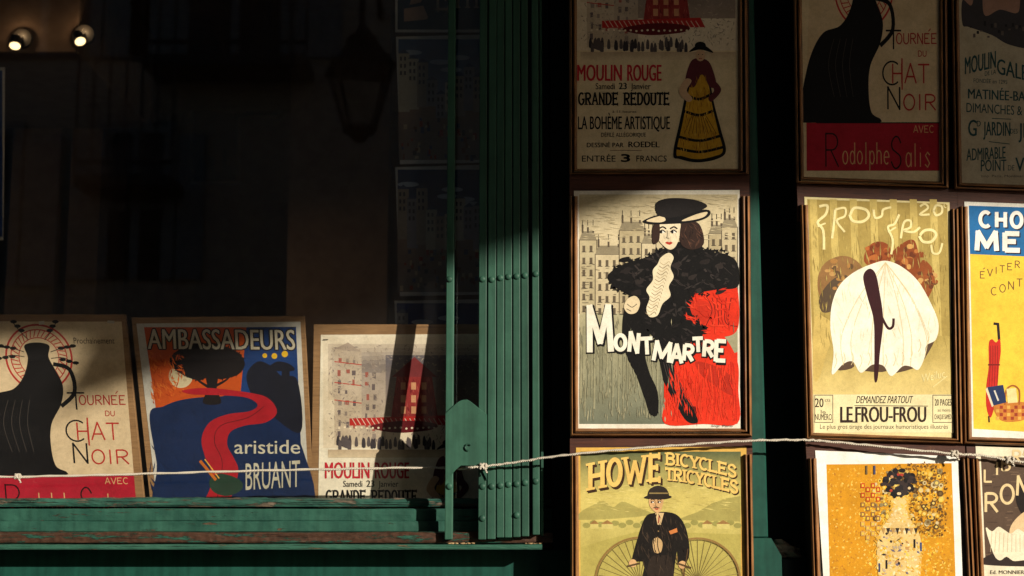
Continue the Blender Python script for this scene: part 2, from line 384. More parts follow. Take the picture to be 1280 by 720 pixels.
    def dabs(s, pts, cols, n, ln, w, ang=0., spread=40., seed=1, smooth=True):
        """short strokes of other inks scattered inside an outline"""
        q = catmull(pts, 5) if smooth else pts; r = random.Random(seed); h0 = s.h
        x0, x1 = min(p[0] for p in q), max(p[0] for p in q); y0, y1 = min(p[1] for p in q), max(p[1] for p in q)
        def inside(x, y):
            k = False
            for (a, b), (c, d) in zip(q, q[1:] + q[:1]):
                if (b > y) != (d > y) and x < (c - a) * (y - b) / (d - b) + a: k = not k
            return k
        for i in range(n):
            x, y = r.uniform(x0, x1), r.uniform(y0, y1); a = R(ang + r.uniform(-spread, spread)); l_ = ln * r.uniform(.5, 1.4); u = (math.cos(a) * l_ / 2, math.sin(a) * l_ / 2); ww = w * r.uniform(.5, 1.3)
            if not (inside(x, y) and inside(x + u[0], y + u[1]) and inside(x - u[0], y - u[1])): continue
            s.h = h0 + 2.5e-6 * (i % 40)
            m = (math.sin(a) * ww / 2, -math.cos(a) * ww / 2)
            s.poly([(x - u[0], y - u[1]), (x + m[0], y + m[1]), (x + u[0], y + u[1]), (x - m[0], y - m[1])], r.choice(cols))
        s.h = h0 + 2.5e-6 * 41
    def feather(s, pts, c, n, ln, w, seed=1):
        """ragged plumes along an outline"""
        q = catmull(pts, 8); r = random.Random(seed); h0 = s.h
        for i in range(n):
            k = r.randrange(len(q)); p = q[k]; t = Vector(q[(k + 1) % len(q)]) - Vector(p); a = math.atan2(t.y, t.x) + R(r.uniform(20, 160)) * (1 if i % 2 else -1)
            l_ = ln * r.uniform(.5, 1.3); e = (p[0] + math.cos(a) * l_, p[1] + math.sin(a) * l_); m = (math.sin(a) * w / 2, -math.cos(a) * w / 2)
            s.h = h0 + 2.5e-6 * (i % 30); s.poly([(p[0] - m[0], p[1] - m[1]), e, (p[0] + m[0], p[1] + m[1])], c)
        s.h = h0 + 2.5e-6 * 31
    def face(s, cx, cy, r, skin, ink, turn=0., lip=(186, 56, 42), tash=False):
        """a plain drawn face of half height r, turned a little to one side"""
        X_ = lambda a, b: (cx + r * (a + turn * .22 * (1 - b * b)), cy + r * b)
        s.smooth([X_(-.72, -.5), X_(-.3, -1), X_(.4, -1), X_(.78, -.4), X_(.7, .2), X_(.4, .78), X_(0, 1), X_(-.35, .78), X_(-.66, .25)], skin)
        s.dabs([X_(-.2, -.8), X_(.6, -.6), X_(.6, .3), X_(.2, .8), X_(-.3, .4)], [tuple(v * .94 for v in skin[:3]), tuple(v * .9 for v in skin[:3])], 30, r * .5, r * .12, 80, 20)
        for sx in (-.36, .34):
            s.curve([X_(sx - .22, -.3), X_(sx, -.42), X_(sx + .24, -.3)], r * .09, ink)
            s.smooth([X_(sx - .19, -.1), X_(sx, -.2), X_(sx + .2, -.1), X_(sx, -.02)], (250, 244, 230), 3); s.ell(X_(sx + turn * .1, -.1)[0], X_(sx, -.1)[1], r * .085, r * .1, ink, 10)
            s.curve([X_(sx - .2, -.1), X_(sx, -.22), X_(sx + .22, -.08)], r * .07, ink)
        s.curve([X_(.02 + turn * .1, -.2), X_(.1 * turn + .02, .18), X_(-.1, .26), X_(.06, .3)], r * .06, tuple(v * .6 for v in skin[:3]))
        if tash: s.smooth([X_(-.4, .52), X_(-.1, .36), X_(.1, .36), X_(.42, .52), X_(.1, .48), X_(-.1, .48)], ink, 3)
        s.smooth([X_(-.22, .58), X_(-.08, .5), X_(.02, .54), X_(.12, .5), X_(.24, .58), X_(.02, .7)], lip, 3)
    def build(s, parent, mat=None, name='print'): return mesh(name, s.v, s.f, mat or print_mat, parent, col=s.c)

# ------------------------------------------------------------------ the setting: street, houses opposite
struct(boxo('street', -40, 40, -40, -1.6, -.3, 0, asphalt))
struct(boxo('pavement', -40, 40, -1.6, 14, -.3, .13, paving))

def house(label, x0, x1, y1, depth, h, mat, win, bal):
    """a house across the street, its front at y1 facing the shop"""
    t = thing('town_house', label, 'house', (x0 / 2 + x1 / 2, y1, 0))
    bm = bmesh.new(); box(bm, x0, x1, y1 - depth, y1, 0, h)
    for z in (2.75, 5.9):
        if z < h: box(bm, x0, x1, y1 + .002, y1 + .10, z, z + .16, .02)
    bobj('wall', bm, mat, t)
    boxo('roof', x0 - .1, x1 + .1, y1 - depth - .1, y1 + .22, h + .003, h + .35, zinc, t, .03)
    for (a, b, c, d) in win:
        bm = bmesh.new()
        for q in ((a - .09, a, c, d), (b, b + .09, c, d), (a - .09, b + .09, d, d + .1), (a, b, (c + d) / 2 - .03, (c + d) / 2 + .03), ((a + b) / 2 - .03, (a + b) / 2 + .03, c, d)):
            box(bm, q[0], q[1], y1 + .003, y1 + .07 if q[1] - q[0] > .08 else y1 + .065, q[2], q[3])
        f = bobj('window', bm, shutter_paint, t)
        boxo('pane', a, b, y1 + .004, y1 + .03, c, d, pane_dark, f)
        for sgn in (0, 1):
            xs = (b + .1, b + .1 + (b - a) * .5) if sgn else (a - .1 - (b - a) * .5, a - .1)
            boxo('shutter', xs[0], xs[1], y1 + .004, y1 + .05, c, d, shutter_paint, f)
    for (a, b, z) in bal:
        bm = bmesh.new(); box(bm, a, b, y1 + .003, y1 + .45, z - .09, z, .01)
        for zz in (z + .08, z + .85): box(bm, a, b, y1 + .42, y1 + .44, zz, zz + .03)
        n = int((b - a) / .11)
        for i in range(n + 1):
            xx = a + (b - a) * i / n; box(bm, xx - .008, xx + .008, y1 + .424, y1 + .436, z, z + .85)
        for i in range(n // 2):
            xx = a + (b - a) * (i * 2 + 1) / n
            tube(bm, [(xx + .05 * math.cos(k * .7), y1 + .43, z + .45 + .09 * math.sin(k * .7)) for k in range(10)], .006, 5)
        bobj('balcony', bm, iron, t)
    return t
YA = -6.5
ha = house('cream house across the street with grey shutters and iron balconies', -9.5, 3.5, YA, 6, 16, plaster,
           [(-7.4, -6.7, 4.9, 6.7), (-5.3, -4.6, 4.9, 6.7), (-3.9, -3.2, 4.9, 6.7), (-2.45, -1.75, 4.9, 6.7), (.2, .9, 4.9, 6.7), (1.9, 2.6, 4.9, 6.7),
            (-4.3, -3.75, 3.15, 4.3), (-3.0, -2.6, 3.2, 4.3), (.3, .8, 3.15, 4.3), (-5.1, -4.3, 8.2, 9.8), (-2.75, -1.95, 8.2, 9.8), (-.1, .7, 8.2, 9.8)],
           [(-5.6, -4.3, 4.8), (-2.7, -1.5, 4.8), (-3.15, -2.45, 3.9), (-.1, 1.2, 4.8)])
bm = bmesh.new(); box(bm, -4.6, 2.6, YA + .004, YA + .12, .2, 2.6, .02); bobj('shop_front', bm, dark_paint, ha)
hb = house('grey stone house beyond the gap across the street', 12.2, 22, YA, 3.5, 16.1, plaster2, [(13.5, 14.4, 3.2, 5.1), (16, 16.9, 3.2, 5.1), (18.5, 19.4, 3.2, 5.1)], [])
# unseen block added across the gap; its underside shapes the shadow edge on the frames
sv = SUN * 6.0
under = [P(x, y, 0) + sv for x, y in ((-560, 372), (174, 372), (140, 452), (836, 242), (2080, 236))]  # wanted shadow edge, carried back along the sun direction
zt = 15.2
pg = thing('shade_block', 'unseen block added between two houses to shade the upper frames', 'shade block', (8, -6.2, 4))
bm = bmesh.new(); prism(bm, [under[0].xyz] + under[1:] + [Vector((under[-1].x, under[-1].y, zt)), Vector((under[0].x, under[0].y, zt))], SUN * .9)
bobj('wall', bm, plaster2, pg)  # body of the added shade block
bm = bmesh.new(); box(bm, 4.0, 12.0, -7.3, -5.7, zt + .46, zt + .7, .02); bobj('roof', bm, zinc, pg)  # lid over the added shade block

# lantern on its bracket, seen mirrored in the shop glass
lx, ly, lz = -1.0, -5.2, 4.42
lt = thing('street_lantern', 'old four sided street lantern hanging from an iron bracket', 'street lamp', (lx, ly, lz - .4))
def ring(r, z, off=45): return [Vector((lx + r * math.cos(R(off + 90 * k)), ly + r * math.sin(R(off + 90 * k)), z)) for k in range(4)]
def frustum(bm, r0, z0, r1, z1):
    a = [bm.verts.new(p) for p in ring(r0, z0, 30)]; b = [bm.verts.new(p) for p in ring(r1, z1, 30)]
    for k in range(4): bm.faces.new((a[k], a[(k + 1) % 4], b[(k + 1) % 4], b[k]))
    bm.faces.new(a[::-1]); bm.faces.new(b)
bm = bmesh.new(); frustum(bm, .30, lz - .02, .31, lz); frustum(bm, .27, lz + .002, .12, lz + .17); frustum(bm, .12, lz + .172, .14, lz + .2); frustum(bm, .09, lz + .202, .05, lz + .28); bobj('cap', bm, iron, lt)
bm = bmesh.new()
for p, q in zip(ring(.26, lz - .02, 30), ring(.13, lz - .40, 30)): tube(bm, [p, q], .014, 6)
frustum(bm, .14, lz - .43, .14, lz - .40); frustum(bm, .05, lz - .5, .1, lz - .432); bobj('cage', bm, iron, lt)
bm = bmesh.new(); frustum(bm, .125, lz - .398, .25, lz - .022); bobj('lantern_pane', bm, lamp_glass, lt)
bm = bmesh.new(); tube(bm, [(lx, ly, lz + .28), (lx, ly, lz + 1.0)], .02); tube(bm, catmull([(lx, ly, lz + 1.0), (lx, ly - .5, lz + 1.12), (lx, YA + .01, lz + .8)], 8, False), .022)
bobj('bracket', bm, iron, lt)

# ------------------------------------------------------------------ the shop front
sf = thing('shop_front', 'green painted wooden shop front with a large window and worn sill', 'shop front', (0, .2, .13))
X = lambda px, Y, py=622: P(px, py, Y).x
Z = lambda py, Y, px=640: P(px, py, Y).z
XL, XR = X(-420, .16), X(690, .14)
def worn(name, yf, yb, z0, z1, x0, x1, mat, seed, amp=.0016, rnd=.006, parent=sf, dip=None, n=170):
    rnd_ = random.Random(seed); r = rnd
    prof = [(yb, z0), (yf + r * .3, z0), (yf, z0 + r * .6), (yf, (z0 + z1) / 2), (yf, z1 - r), (yf + r * .35, z1 - r * .3), (yf + r * 1.2, z1), ((yf + yb) / 2, z1), (yb, z1)]
    k = len(prof); verts = []; ph = [[rnd_.uniform(0, 6) for _ in range(5)] for _ in prof]
    for i in range(n + 1):
        x = x0 + (x1 - x0) * i / n
        for j, (y, z) in enumerate(prof):
            w = sum(math.sin(x * f + ph[j][q]) / (1 + q * .5) for q, f in enumerate((7, 19, 47, 111, 230))) * .4
            a = amp if 1 < j < 8 else amp * .2
            zz = z + w * a * (1 if j > 4 else .2); yy = y + w * a * (.7 if j < 7 else .1) + rnd_.uniform(-1, 1) * a * .15
            if dip and j > 3: zz -= dip(x) * (1 if j > 4 else .3)
            verts.append((x, yy, zz))
    faces = [[i * k + j, i * k + (j + 1) % k, (i + 1) * k + (j + 1) % k, (i + 1) * k + j] for i in range(n) for j in range(k)]
    faces += [list(range(k))[::-1], [n * k + j for j in range(k)]]
    return mesh(name, verts, [f[::-1] for f in faces], mat, parent)
worn('sill_board', .157, .30, Z(633.4, .157), Z(622.5, .157), XL, XR, sill_top, 1, .0035, .010, dip=lambda x: .004 * max(0, math.sin(x * 3.1 + 1)) ** 3)
worn('sill_board', .137, .28, Z(651.2, .137), Z(635.9, .137), XL, XR, sill_paint, 2, .0014, .004)
worn('sill_board', .131, .28, Z(664.4, .131), Z(651.4, .131), XL, XR, sill_paint, 3, .0010, .003)
worn('sill_board', .084, .28, Z(678.4, .084), Z(665.4, .084), XL, XR, sill_bare, 4, .0020, .005)
worn('ledge', .046, .28, Z(687, .046), Z(680.6, .046), XL, X(677.5, .046), ledge_paint, 5, .0016, .005)
boxo('stall_riser', XL, XR + .1, .14, .30, .13, Z(687.6, .14), panel_paint, sf)
# right of the window: stile behind the gate, the recess, the pilaster, the dark door leaf
ztop = 3.3
sill_z = Z(622.5, .157)
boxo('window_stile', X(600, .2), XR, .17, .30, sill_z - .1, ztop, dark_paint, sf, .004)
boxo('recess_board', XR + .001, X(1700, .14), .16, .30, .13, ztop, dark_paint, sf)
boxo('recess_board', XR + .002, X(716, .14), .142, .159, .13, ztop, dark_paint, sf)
pl = bmesh.new(); xa, xb = X(915, .05), X(959, .05)
box(pl, xa, xb, .05, .159, Z(672, .05), ztop, .003); bobj('pilaster', pl, panel_paint, sf)
zb0, zb1 = Z(695, .03), Z(672.5, .05)
bm = bmesh.new()
prism(bm, [(xa, .159, .13), (X(975, .03), .159, .13), (X(975, .03), .159, zb0), (xb + .004, .159, zb1), (xa, .159, zb1)], (0, -.128, 0))
bobj('pilaster_base', bm, panel_paint, sf)
boxo('head_board', XL, X(1700, .14), -.02, .30, ztop, ztop + .6, panel_paint, sf, .01)
boxo('sky_shade_cornice', XL - .1, X(1700, .14) + .1, -1.0, -.022, ztop + .35, ztop + .62, panel_paint, sf, .03)  # unseen, added to keep skylight off the upper frames
boxo('upper_wall', XL - 3, X(1700, .14) + 4, .05, .6, ztop + .602, 5.2, plaster2, sf)
boxo('side_wall', XL - 3, XL - .002, .05, .6, .13, ztop + .6, plaster, sf)
boxo('side_wall', X(1700, .14) + .002, X(1700, .14) + 4, .05, .6, .13, ztop + .6, plaster, sf)
boxo('glass_pane', XL, X(601, .2), .172, .178, sill_z - .012, ztop, glass, sf)
# the room behind the glass
bm = bmesh.new(); x0, x1 = XL - .3, X(690, .2) + .5
zf, zc = Z(662, .26), P(128, 66, 1.2).z
boxo('display_shelf', XL, X(600, .2), .301, .62, zf - .05, zf, room_dark, sf)
boxo('room_back_wall', x0, x1, 3.4, 3.5, 0, zc + .4, room_wall, sf)
boxo('room_side_wall', x1, x1 + .1, .301, 3.4, 0, zc + .4, room_wall, sf)
boxo('room_side_wall', x0 - .1, x0, .301, 3.4, 0, zc + .4, room_wall, sf)
boxo('room_ceiling', x0 - .1, x1 + .1, .301, 3.5, zc + .401, zc + .5, room_wall, sf)
boxo('room_floor', x0 - .1, x1 + .1, .301, 3.5, .13, .2, room_dark, sf)
xq = X(128, 1.5, 100)
boxo('ceiling_beam', x0, xq, 1.2, 2.2, zc, zc + .4, room_wall, sf, .004)
boxo('reflection_panel', X(362, 1.9, 200), X(486, 1.9, 200), 1.9, 2.0, .2, P(400, -120, 1.9).z, room_wall, sf)  # added panel, stands in for the warm brown of the window reflection
boxo('room_pier', X(24, 2.3, 200), X(82, 2.3, 200), 2.22, 2.5, .2, P(60, 98, 2.22).z, room_wall, sf)
boxo('room_pier', X(88, 2.25, 300), X(126, 2.25, 300), 2.21, 2.6, .2, zc + .4, room_wall, sf)

def spot(px, py, tilt, label):
    p = P(px, py, 1.19)
    t = thing('ceiling_spotlight', label, 'spotlight', p, 'lit spotlights inside the shop')
    d = Vector((tilt, -.40, -.80)).normalized(); a = Vector((p.x, 1.13, p.z))
    bm = bmesh.new(); tube(bm, [(p.x, 1.199, p.z + .03), (p.x, 1.185, p.z + .03)], .034, 20); bobj('mount_plate', bm, metal_white, t)
    bm = bmesh.new(); tube(bm, [(p.x, 1.186, p.z + .03), (p.x, 1.15, p.z + .012)], .007, 8); bobj('arm', bm, metal_white, t)
    bm = bmesh.new(); tube(bm, [a - d * .022, a - d * .016, a + d * .016, a + d * .019], .03, 22, lambda i: (.010, .018, .0205, .0205)[i]); bobj('lamp_head', bm, metal_white, t)
    bm = bmesh.new(); tube(bm, [a + d * .0195, a + d * .0215], .0175, 20); bobj('bulb', bm, bulb_mat, t)
    ld = bpy.data.lights.new('lamp_light', 'SPOT'); ld.energy = 6; ld.color = (1, .72, .42); ld.spot_size = R(100); ld.spot_blend = .8; ld.shadow_soft_size = .02
    lo = bpy.data.objects.new('lamp_light', ld); C.objects.link(lo); lo.parent = t; lo.location = (a + d * .03) - p
    lo.rotation_euler = Vector((tilt, .1, -.7)).to_track_quat('-Z', 'Y').to_euler()
    gd = bpy.data.lights.new('added_glow_light', 'POINT'); gd.energy = .075; gd.color = (1, .66, .34); gd.shadow_soft_size = .008  # extra point light without a bulb, added for the glow on the beam
    go = bpy.data.objects.new('added_glow_light', gd); C.objects.link(go); go.parent = t; go.location = Vector((p.x, 1.165, p.z + .042)) - p
    return t
spot(27, 59, .10, 'left of two lit spotlights under the shop ceiling')
spot(105, 54, .42, 'right of two lit spotlights under the shop ceiling')

# dim pictures hung inside the window, beside the gate
def hung(name, q, Y, fn, label, cat='picture', group=None):
    pln = Plane((0, Y, 1.6), (0, -1, 0)); A = Art(pln, k=.95)
    A.sheet(q, (205, 200, 195), .004); fn(A, q)
    o = A.build(None, name=name); return tag(o, label, cat, group)
def townscape(seed, sky1, sky2):
    def fn(A, q):
        rr = random.Random(seed); (xa, ya), (xb, _), (_, yb), _ = q; w, h = xb - xa, yb - ya
        A.grad(xa + 3, ya + 3, xb - 3, ya + h * .5, sky1, sky2)
        for i in range(5): A.ell(xa + w * rr.uniform(.1, .9), ya + h * rr.uniform(.12, .3), w * .12, h * .02, (170, 180, 195))
        A.grad(xa + 3, ya + h * .5, xb - 3, yb - 3, (150, 120, 100), (120, 110, 105))
        for i in range(9):
            x = xa + 3 + (w - 6) * i / 9; hh = h * rr.uniform(.14, .3) * (1.3 - .8 * abs(i - 4.5) / -9)
            y1 = ya + h * rr.uniform(.55, .66); A.rect(x, y1 - hh, min(xb - 3, x + w / 8), y1, rr.choice([(190, 180, 160), (160, 145, 130), (140, 135, 140)]))
            A.poly([(x, y1 - hh), (min(xb - 3, x + w / 8), y1 - hh), (x + w / 16, y1 - hh - h * .035)], (70, 80, 110))
            for k in range(6): A.rect(x + 2 + (k % 2) * 5, y1 - hh + 4 + k // 2 * 9, x + 4.5 + (k % 2) * 5, y1 - hh + 9 + k // 2 * 9, (70, 65, 75))
        for i in range(60): 
            x, y = xa + w * rr.uniform(.05, .93), ya + h * rr.uniform(.64, .95)
            A.rect(x, y, x + rr.uniform(2, 5), y + rr.uniform(3, 8), rr.choice([(150, 60, 45), (60, 60, 70), (190, 170, 140), (110, 70, 50), (70, 80, 110)]))
    return fn
G1 = 'street prints hung in a column inside the shop window'
hung('hung_print', [(495, 46), (606, 43), (606, 203), (500, 205)], .36, townscape(1, (60, 85, 125), (120, 130, 150)), 'dim print of a busy street hung upper inside the window beside the green gate', group=G1)
hung('hung_print', [(494, 209), (606, 206), (606, 368), (500, 370)], .36, townscape(2, (45, 60, 95), (70, 80, 110)), 'dim print of grey houses, middle of three hung behind the gate', group=G1)
hung('hung_print', [(493, 376), (606, 374), (606, 540), (499, 540)], .37, townscape(3, (35, 50, 110), (45, 60, 120)), 'dark blue print hung lowest behind the gate above the pale bill', group=G1)
def signfn(A, q):
    A.rect(497, -60, 606, 37, (40, 60, 80))
    A.poly([(505, 11), (529, 7), (535, 21), (534, 24), (505, 27)], (185, 150, 130))
    A.poly([(512, 6), (526, 3), (530, -6), (516, -9)], (185, 150, 130))
    for ch, x in (('E', 546), ('H', 571), ('I', 588)): A.glyph(ch, x, 13 if ch == 'E' else 10, 15, 30, 3, (185, 165, 145), True)
hung('hung_sign', [(494, -64), (606, -64), (606, 40), (494, 40)], .355, signfn, 'dark blue lettered sign hung at the top inside the window', 'sign')
def bluefn(A, q): A.rect(-58, 88, 3, 296, (28, 60, 130))
hung('hung_print', [(-62, 84), (6, 84), (4, 300), (-62, 300)], .9, bluefn, 'blue print hung inside the shop at the left edge')
def pic(seed, dark):
    def fn(A, q):
        rr = random.Random(seed); (xa, ya), (xb, _), (_, yb), _ = q; w, h = xb - xa, yb - ya
        A.grad(xa + 3, ya + 3, xb - 3, yb - 3, dark, tuple(c * .7 for c in dark))
        for i in range(10):
            x = xa + 5 + (w - 12) * i / 10; A.rect(x, yb - h * rr.uniform(.15, .5), x + w / 12, yb - 5, (40, 38, 42))
    return fn
for i, (x0_, y0_, x1_, y1_, d, lab) in enumerate([(168, -20, 226, 104, (60, 66, 84), 'dim blue grey picture high on the shop back wall'), (290, 10, 352, 148, (56, 58, 78), 'dim slate picture on the shop back wall left of the reflected lantern'),
                                    (366, 20, 432, 190, (110, 88, 74), 'dim brown picture on the shop back wall, right of the slate one'), (238, 135, 300, 230, (84, 64, 62), 'small reddish picture low on the shop back wall')]):
    hung('wall_picture', [(x0_, y0_), (x1_, y0_), (x1_, y1_), (x0_, y1_)], 3.37, pic(i, d), lab, group='pictures on the shop back wall')

# ------------------------------------------------------------------ folding iron gate
gt = thing('folding_gate', 'folded green iron gate of riveted upright bars beside the window', 'gate', (X(615, .08), .08, Z(676, .08)))
GY = .06
def rivet(bm, px, py, Y, r=.0085):
    c = P(px, py, Y); n = 12; rings = []
    for k in range(4):
        a = R(90 * k / 4); rings.append([bm.verts.new((c.x + r * math.cos(a) * math.cos(R(30 * q)), Y - .0002 - r * .62 * math.sin(a), c.z + r * math.cos(a) * math.sin(R(30 * q)))) for q in range(n)])
    for a, b in zip(rings, rings[1:]):
        for q in range(n): bm.faces.new((a[q], b[q], b[(q + 1) % n], a[(q + 1) % n]))
    bm.faces.new(rings[-1])
bars = [(557, 566.6, 674.5, GY), (598.2, 608, 674.5, GY), (609.6, 619.8, 674, GY + .002), (620.8, 630.2, 672, GY), (631, 640, 672, GY + .003), (641.4, 650.4, 671.5, GY), (651.8, 661, 670.5, GY + .002), (665.4, 674.2, 668.5, GY)]
riv = [[349, 608], [349, 608, 648], [349.5, 608], [347.5, 607], [346, 605.5], [345.5, 605, 644], [344.5, 603.5], [342.5, 601.5]]
for (a, b, yb, Y), rv in zip(bars, riv):
    bm = bmesh.new(); xa_, xb_ = X(a, Y, 500), X(b, Y, 500)
    box(bm, xa_, xb_, Y, Y + .034, Z(yb, Y), ztop - .05, .0018, 2)
    k_ = random.uniform(-.0009, .0009)
    for v in bm.verts: v.co.x += k_ * (v.co.z - 1.9)
    o = bobj('bar', bm, gate_paint, gt)
    for y in rv:
        bm = bmesh.new(); rivet(bm, (a + b) / 2, y, Y); bobj('rivet', bm, gate_paint, o, smooth=True)
boxo('end_channel', X(675.6, .075, 500), X(679, .075, 500), .075, .112, Z(670, .075), ztop - .05, gate_paint, gt, .001)
bm = bmesh.new()
for k in range(3):                       # scissor straps folded behind the bars
    bm = bmesh.new(); zz = Z(430 + 150 * (k - 1) - 60, .1)
    box(bm, X(600, .1), X(674, .1), GY + .036, GY + .040, zz, zz + .02); bobj('strap', bm, gate_paint, gt)
pts = [(556.6, 516.5), (567, 507), (573, 502), (578, 499.8), (584, 499.4), (588, 501.5), (598, 509.5), (608.6, 518), (608.6, 600.5), (599.5, 582.5), (576, 582), (570, 587), (556.6, 602)]
Yp = GY - .006; bm = bmesh.new()
f = bm.faces.new([bm.verts.new(P(x, y, Yp)) for x, y in pts]); r_ = bmesh.ops.extrude_face_region(bm, geom=[f])
for v in r_['geom']:
    if isinstance(v, bmesh.types.BMVert): v.co.y += .0055
bmesh.ops.recalc_face_normals(bm, faces=bm.faces)
bmesh.ops.bevel(bm, geom=[e for e in bm.edges if e.calc_face_angle(0) > .6], offset=.0009, segments=1, affect='EDGES')
lockp = bobj('lock_plate', bm, gate_paint, gt)
bm = bmesh.new(); c = P(585.5, 559, Yp)
tube(bm, [(c.x + .008 * math.cos(R(a)), Yp - .003, c.z + .008 * math.sin(R(a))) for a in range(40, 300, 26)], .0022, 6); bobj('hook', bm, gate_paint, lockp)
# grit swept onto the ledge below the gate
bm = bmesh.new(); rr = random.Random(5)
for i in range(26):
    x = X(rr.uniform(560, 592) if i < 18 else rr.uniform(655, 676), .07); y = rr.uniform(.052, .076); z = Z(680.6, .046) + .002; s_ = rr.uniform(.0015, .004)
    q = bmesh.ops.create_icosphere(bm, subdivisions=1, radius=s_)['verts']
    for v in q: v.co = Vector((x + v.co.x * rr.uniform(.7, 2), y + v.co.y * 1.3, z + v.co.z * .7))
o = bobj('leaf_litter', bm, paint('dry leaf crumbs', (.4, .26, .13, 1), (.2, .12, .06, 1), gloss=.9)); o['kind'] = 'stuff'; o['label'] = 'dry leaf crumbs and grit on the ledge under the gate'
# a broken lump of stone in the recess beside the pilaster foot
bm = bmesh.new(); q = bmesh.ops.create_icosphere(bm, subdivisions=3, radius=1)['verts']; c = P(980, 688, .10)
for v in q:
    d = v.co.copy(); k = 1 + .22 * math.sin(d.x * 5 + d.z * 3) + .16 * math.sin(d.y * 9 + d.x * 7) + .08 * math.sin(d.z * 17)
    v.co = c + Vector((d.x * .045 * k, d.y * .03 * k, d.z * .022 * k - .3 * d.x * .03))
tag(bobj('stone_lump', bm, stone_dirty, smooth=False), 'crumbling grey lump of stone beside the green pilaster foot', 'stone')
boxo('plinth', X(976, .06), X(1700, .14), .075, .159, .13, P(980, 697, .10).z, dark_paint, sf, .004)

# ------------------------------------------------------------------ display boards and picture frames
PL1 = Plane((0, .013, 1.6), (0, -1, 0))
o2 = P(1005, 400, .013); yaw = R(3)
PL2 = Plane(o2, (math.sin(yaw), -math.cos(yaw), 0))
def slab(name, pl, q, l0, l1, mat, parent=None, bev=0.0):
    bm = bmesh.new(); f = [pl.at(x, y, lift=l1) for x, y in q]
    prism(bm, f, -pl.n * (l1 - l0))
    if bev: bmesh.ops.bevel(bm, geom=list(bm.edges), offset=bev, segments=1, affect='EDGES')
    return bobj(name, bm, mat, parent)
d1 = slab('display_board', PL1, [(712, -230), (935, -230), (943.5, 1000), (714.5, 1000)], -.085, -.0125, dark_board, None, .002)
tag(d1, 'dark wooden display board carrying the single column of frames nearest the window', 'display board')
d2 = slab('display_board', PL2, [(988, -230), (1425, -230), (1452, 1000), (1026, 1000)], -.085, -.0125, dark_board, None, .002)
tag(d2, 'dark wooden display board carrying the two right hand columns of frames', 'display board')
PROF = [(0, -.012), (0, .004), (.06, .009), (.14, .0135), (.24, .0155), (.32, .011), (.36, -.009), (.52, -.009), (.55, .007), (.62, .0110), (.72, .0120), (.8, .009), (.86, .002), (1, .0005), (1, -.012)]
def framed(pl, label, O, I, rail, mt, loc):
    """O, I: outer and inner corners of the moulding; rail: flat board above the print; mt: height where the upright mouldings start"""
    t = thing('framed_poster', label, 'framed poster', loc, 'posters framed on the display boards')
    def lerp2(a, b, y): k = (y - a[1]) / (b[1] - a[1]); return (a[0] + (b[0] - a[0]) * k, y)
    def sweep(name, ends, mat):
        verts = []; k = len(PROF); N = 10
        for j in range(N + 1):
            for (s_, h_) in PROF:
                pts = []
                for (o_, i_) in ends: pts.append((o_[0] + (i_[0] - o_[0]) * s_, o_[1] + (i_[1] - o_[1]) * s_))
                p = (pts[0][0] + (pts[1][0] - pts[0][0]) * j / N, pts[0][1] + (pts[1][1] - pts[0][1]) * j / N)
                verts.append(pl.at(*p, lift=h_ + .0004 * math.sin(j * 2.3 + p[0])))
        faces = [[j * k + a, j * k + (a + 1) % k, (j + 1) * k + (a + 1) % k, (j + 1) * k + a] for j in range(N) for a in range(k)]
        faces += [list(range(k))[::-1], [N * k + a for a in range(k)]]
        bm = bmesh.new(); vv = [bm.verts.new(v) for v in verts]
        for f in faces: bm.faces.new([vv[q] for q in f])
        return bobj(name, bm, mat, t)
    OL, IL = lerp2(O[0], O[3], mt[0]), lerp2(I[0], I[3], mt[0]); OR_, IR = lerp2(O[1], O[2], mt[1]), lerp2(I[1], I[2], mt[1])
    sweep('frame_side', [(OL, IL), (O[3], I[3])], wood_v)
    sweep('frame_side', [(OR_, IR), (O[2], I[2])], wood_v)
    sweep('frame_bottom', [(O[3], I[3]), (O[2], I[2])], wood_h)
    slab('frame_rail', pl, rail, -.0123, -.0012, rail_mat, t)
    slab('backing', pl, [(rail[3][0] + 4, rail[3][1] + .5), (rail[2][0] - 4, rail[2][1] + .5), (O[2][0] - 3, O[2][1] - 3), (O[3][0] + 3, O[3][1] - 3)], -.0122, -.0035, backing_mat, t)
    return t
backing_mat = paint('grey backing card', (.085, .07, .06, 1), (.05, .042, .038, 1), gloss=.8)

INK = (16, 14, 16); PAPER = (228, 207, 168)

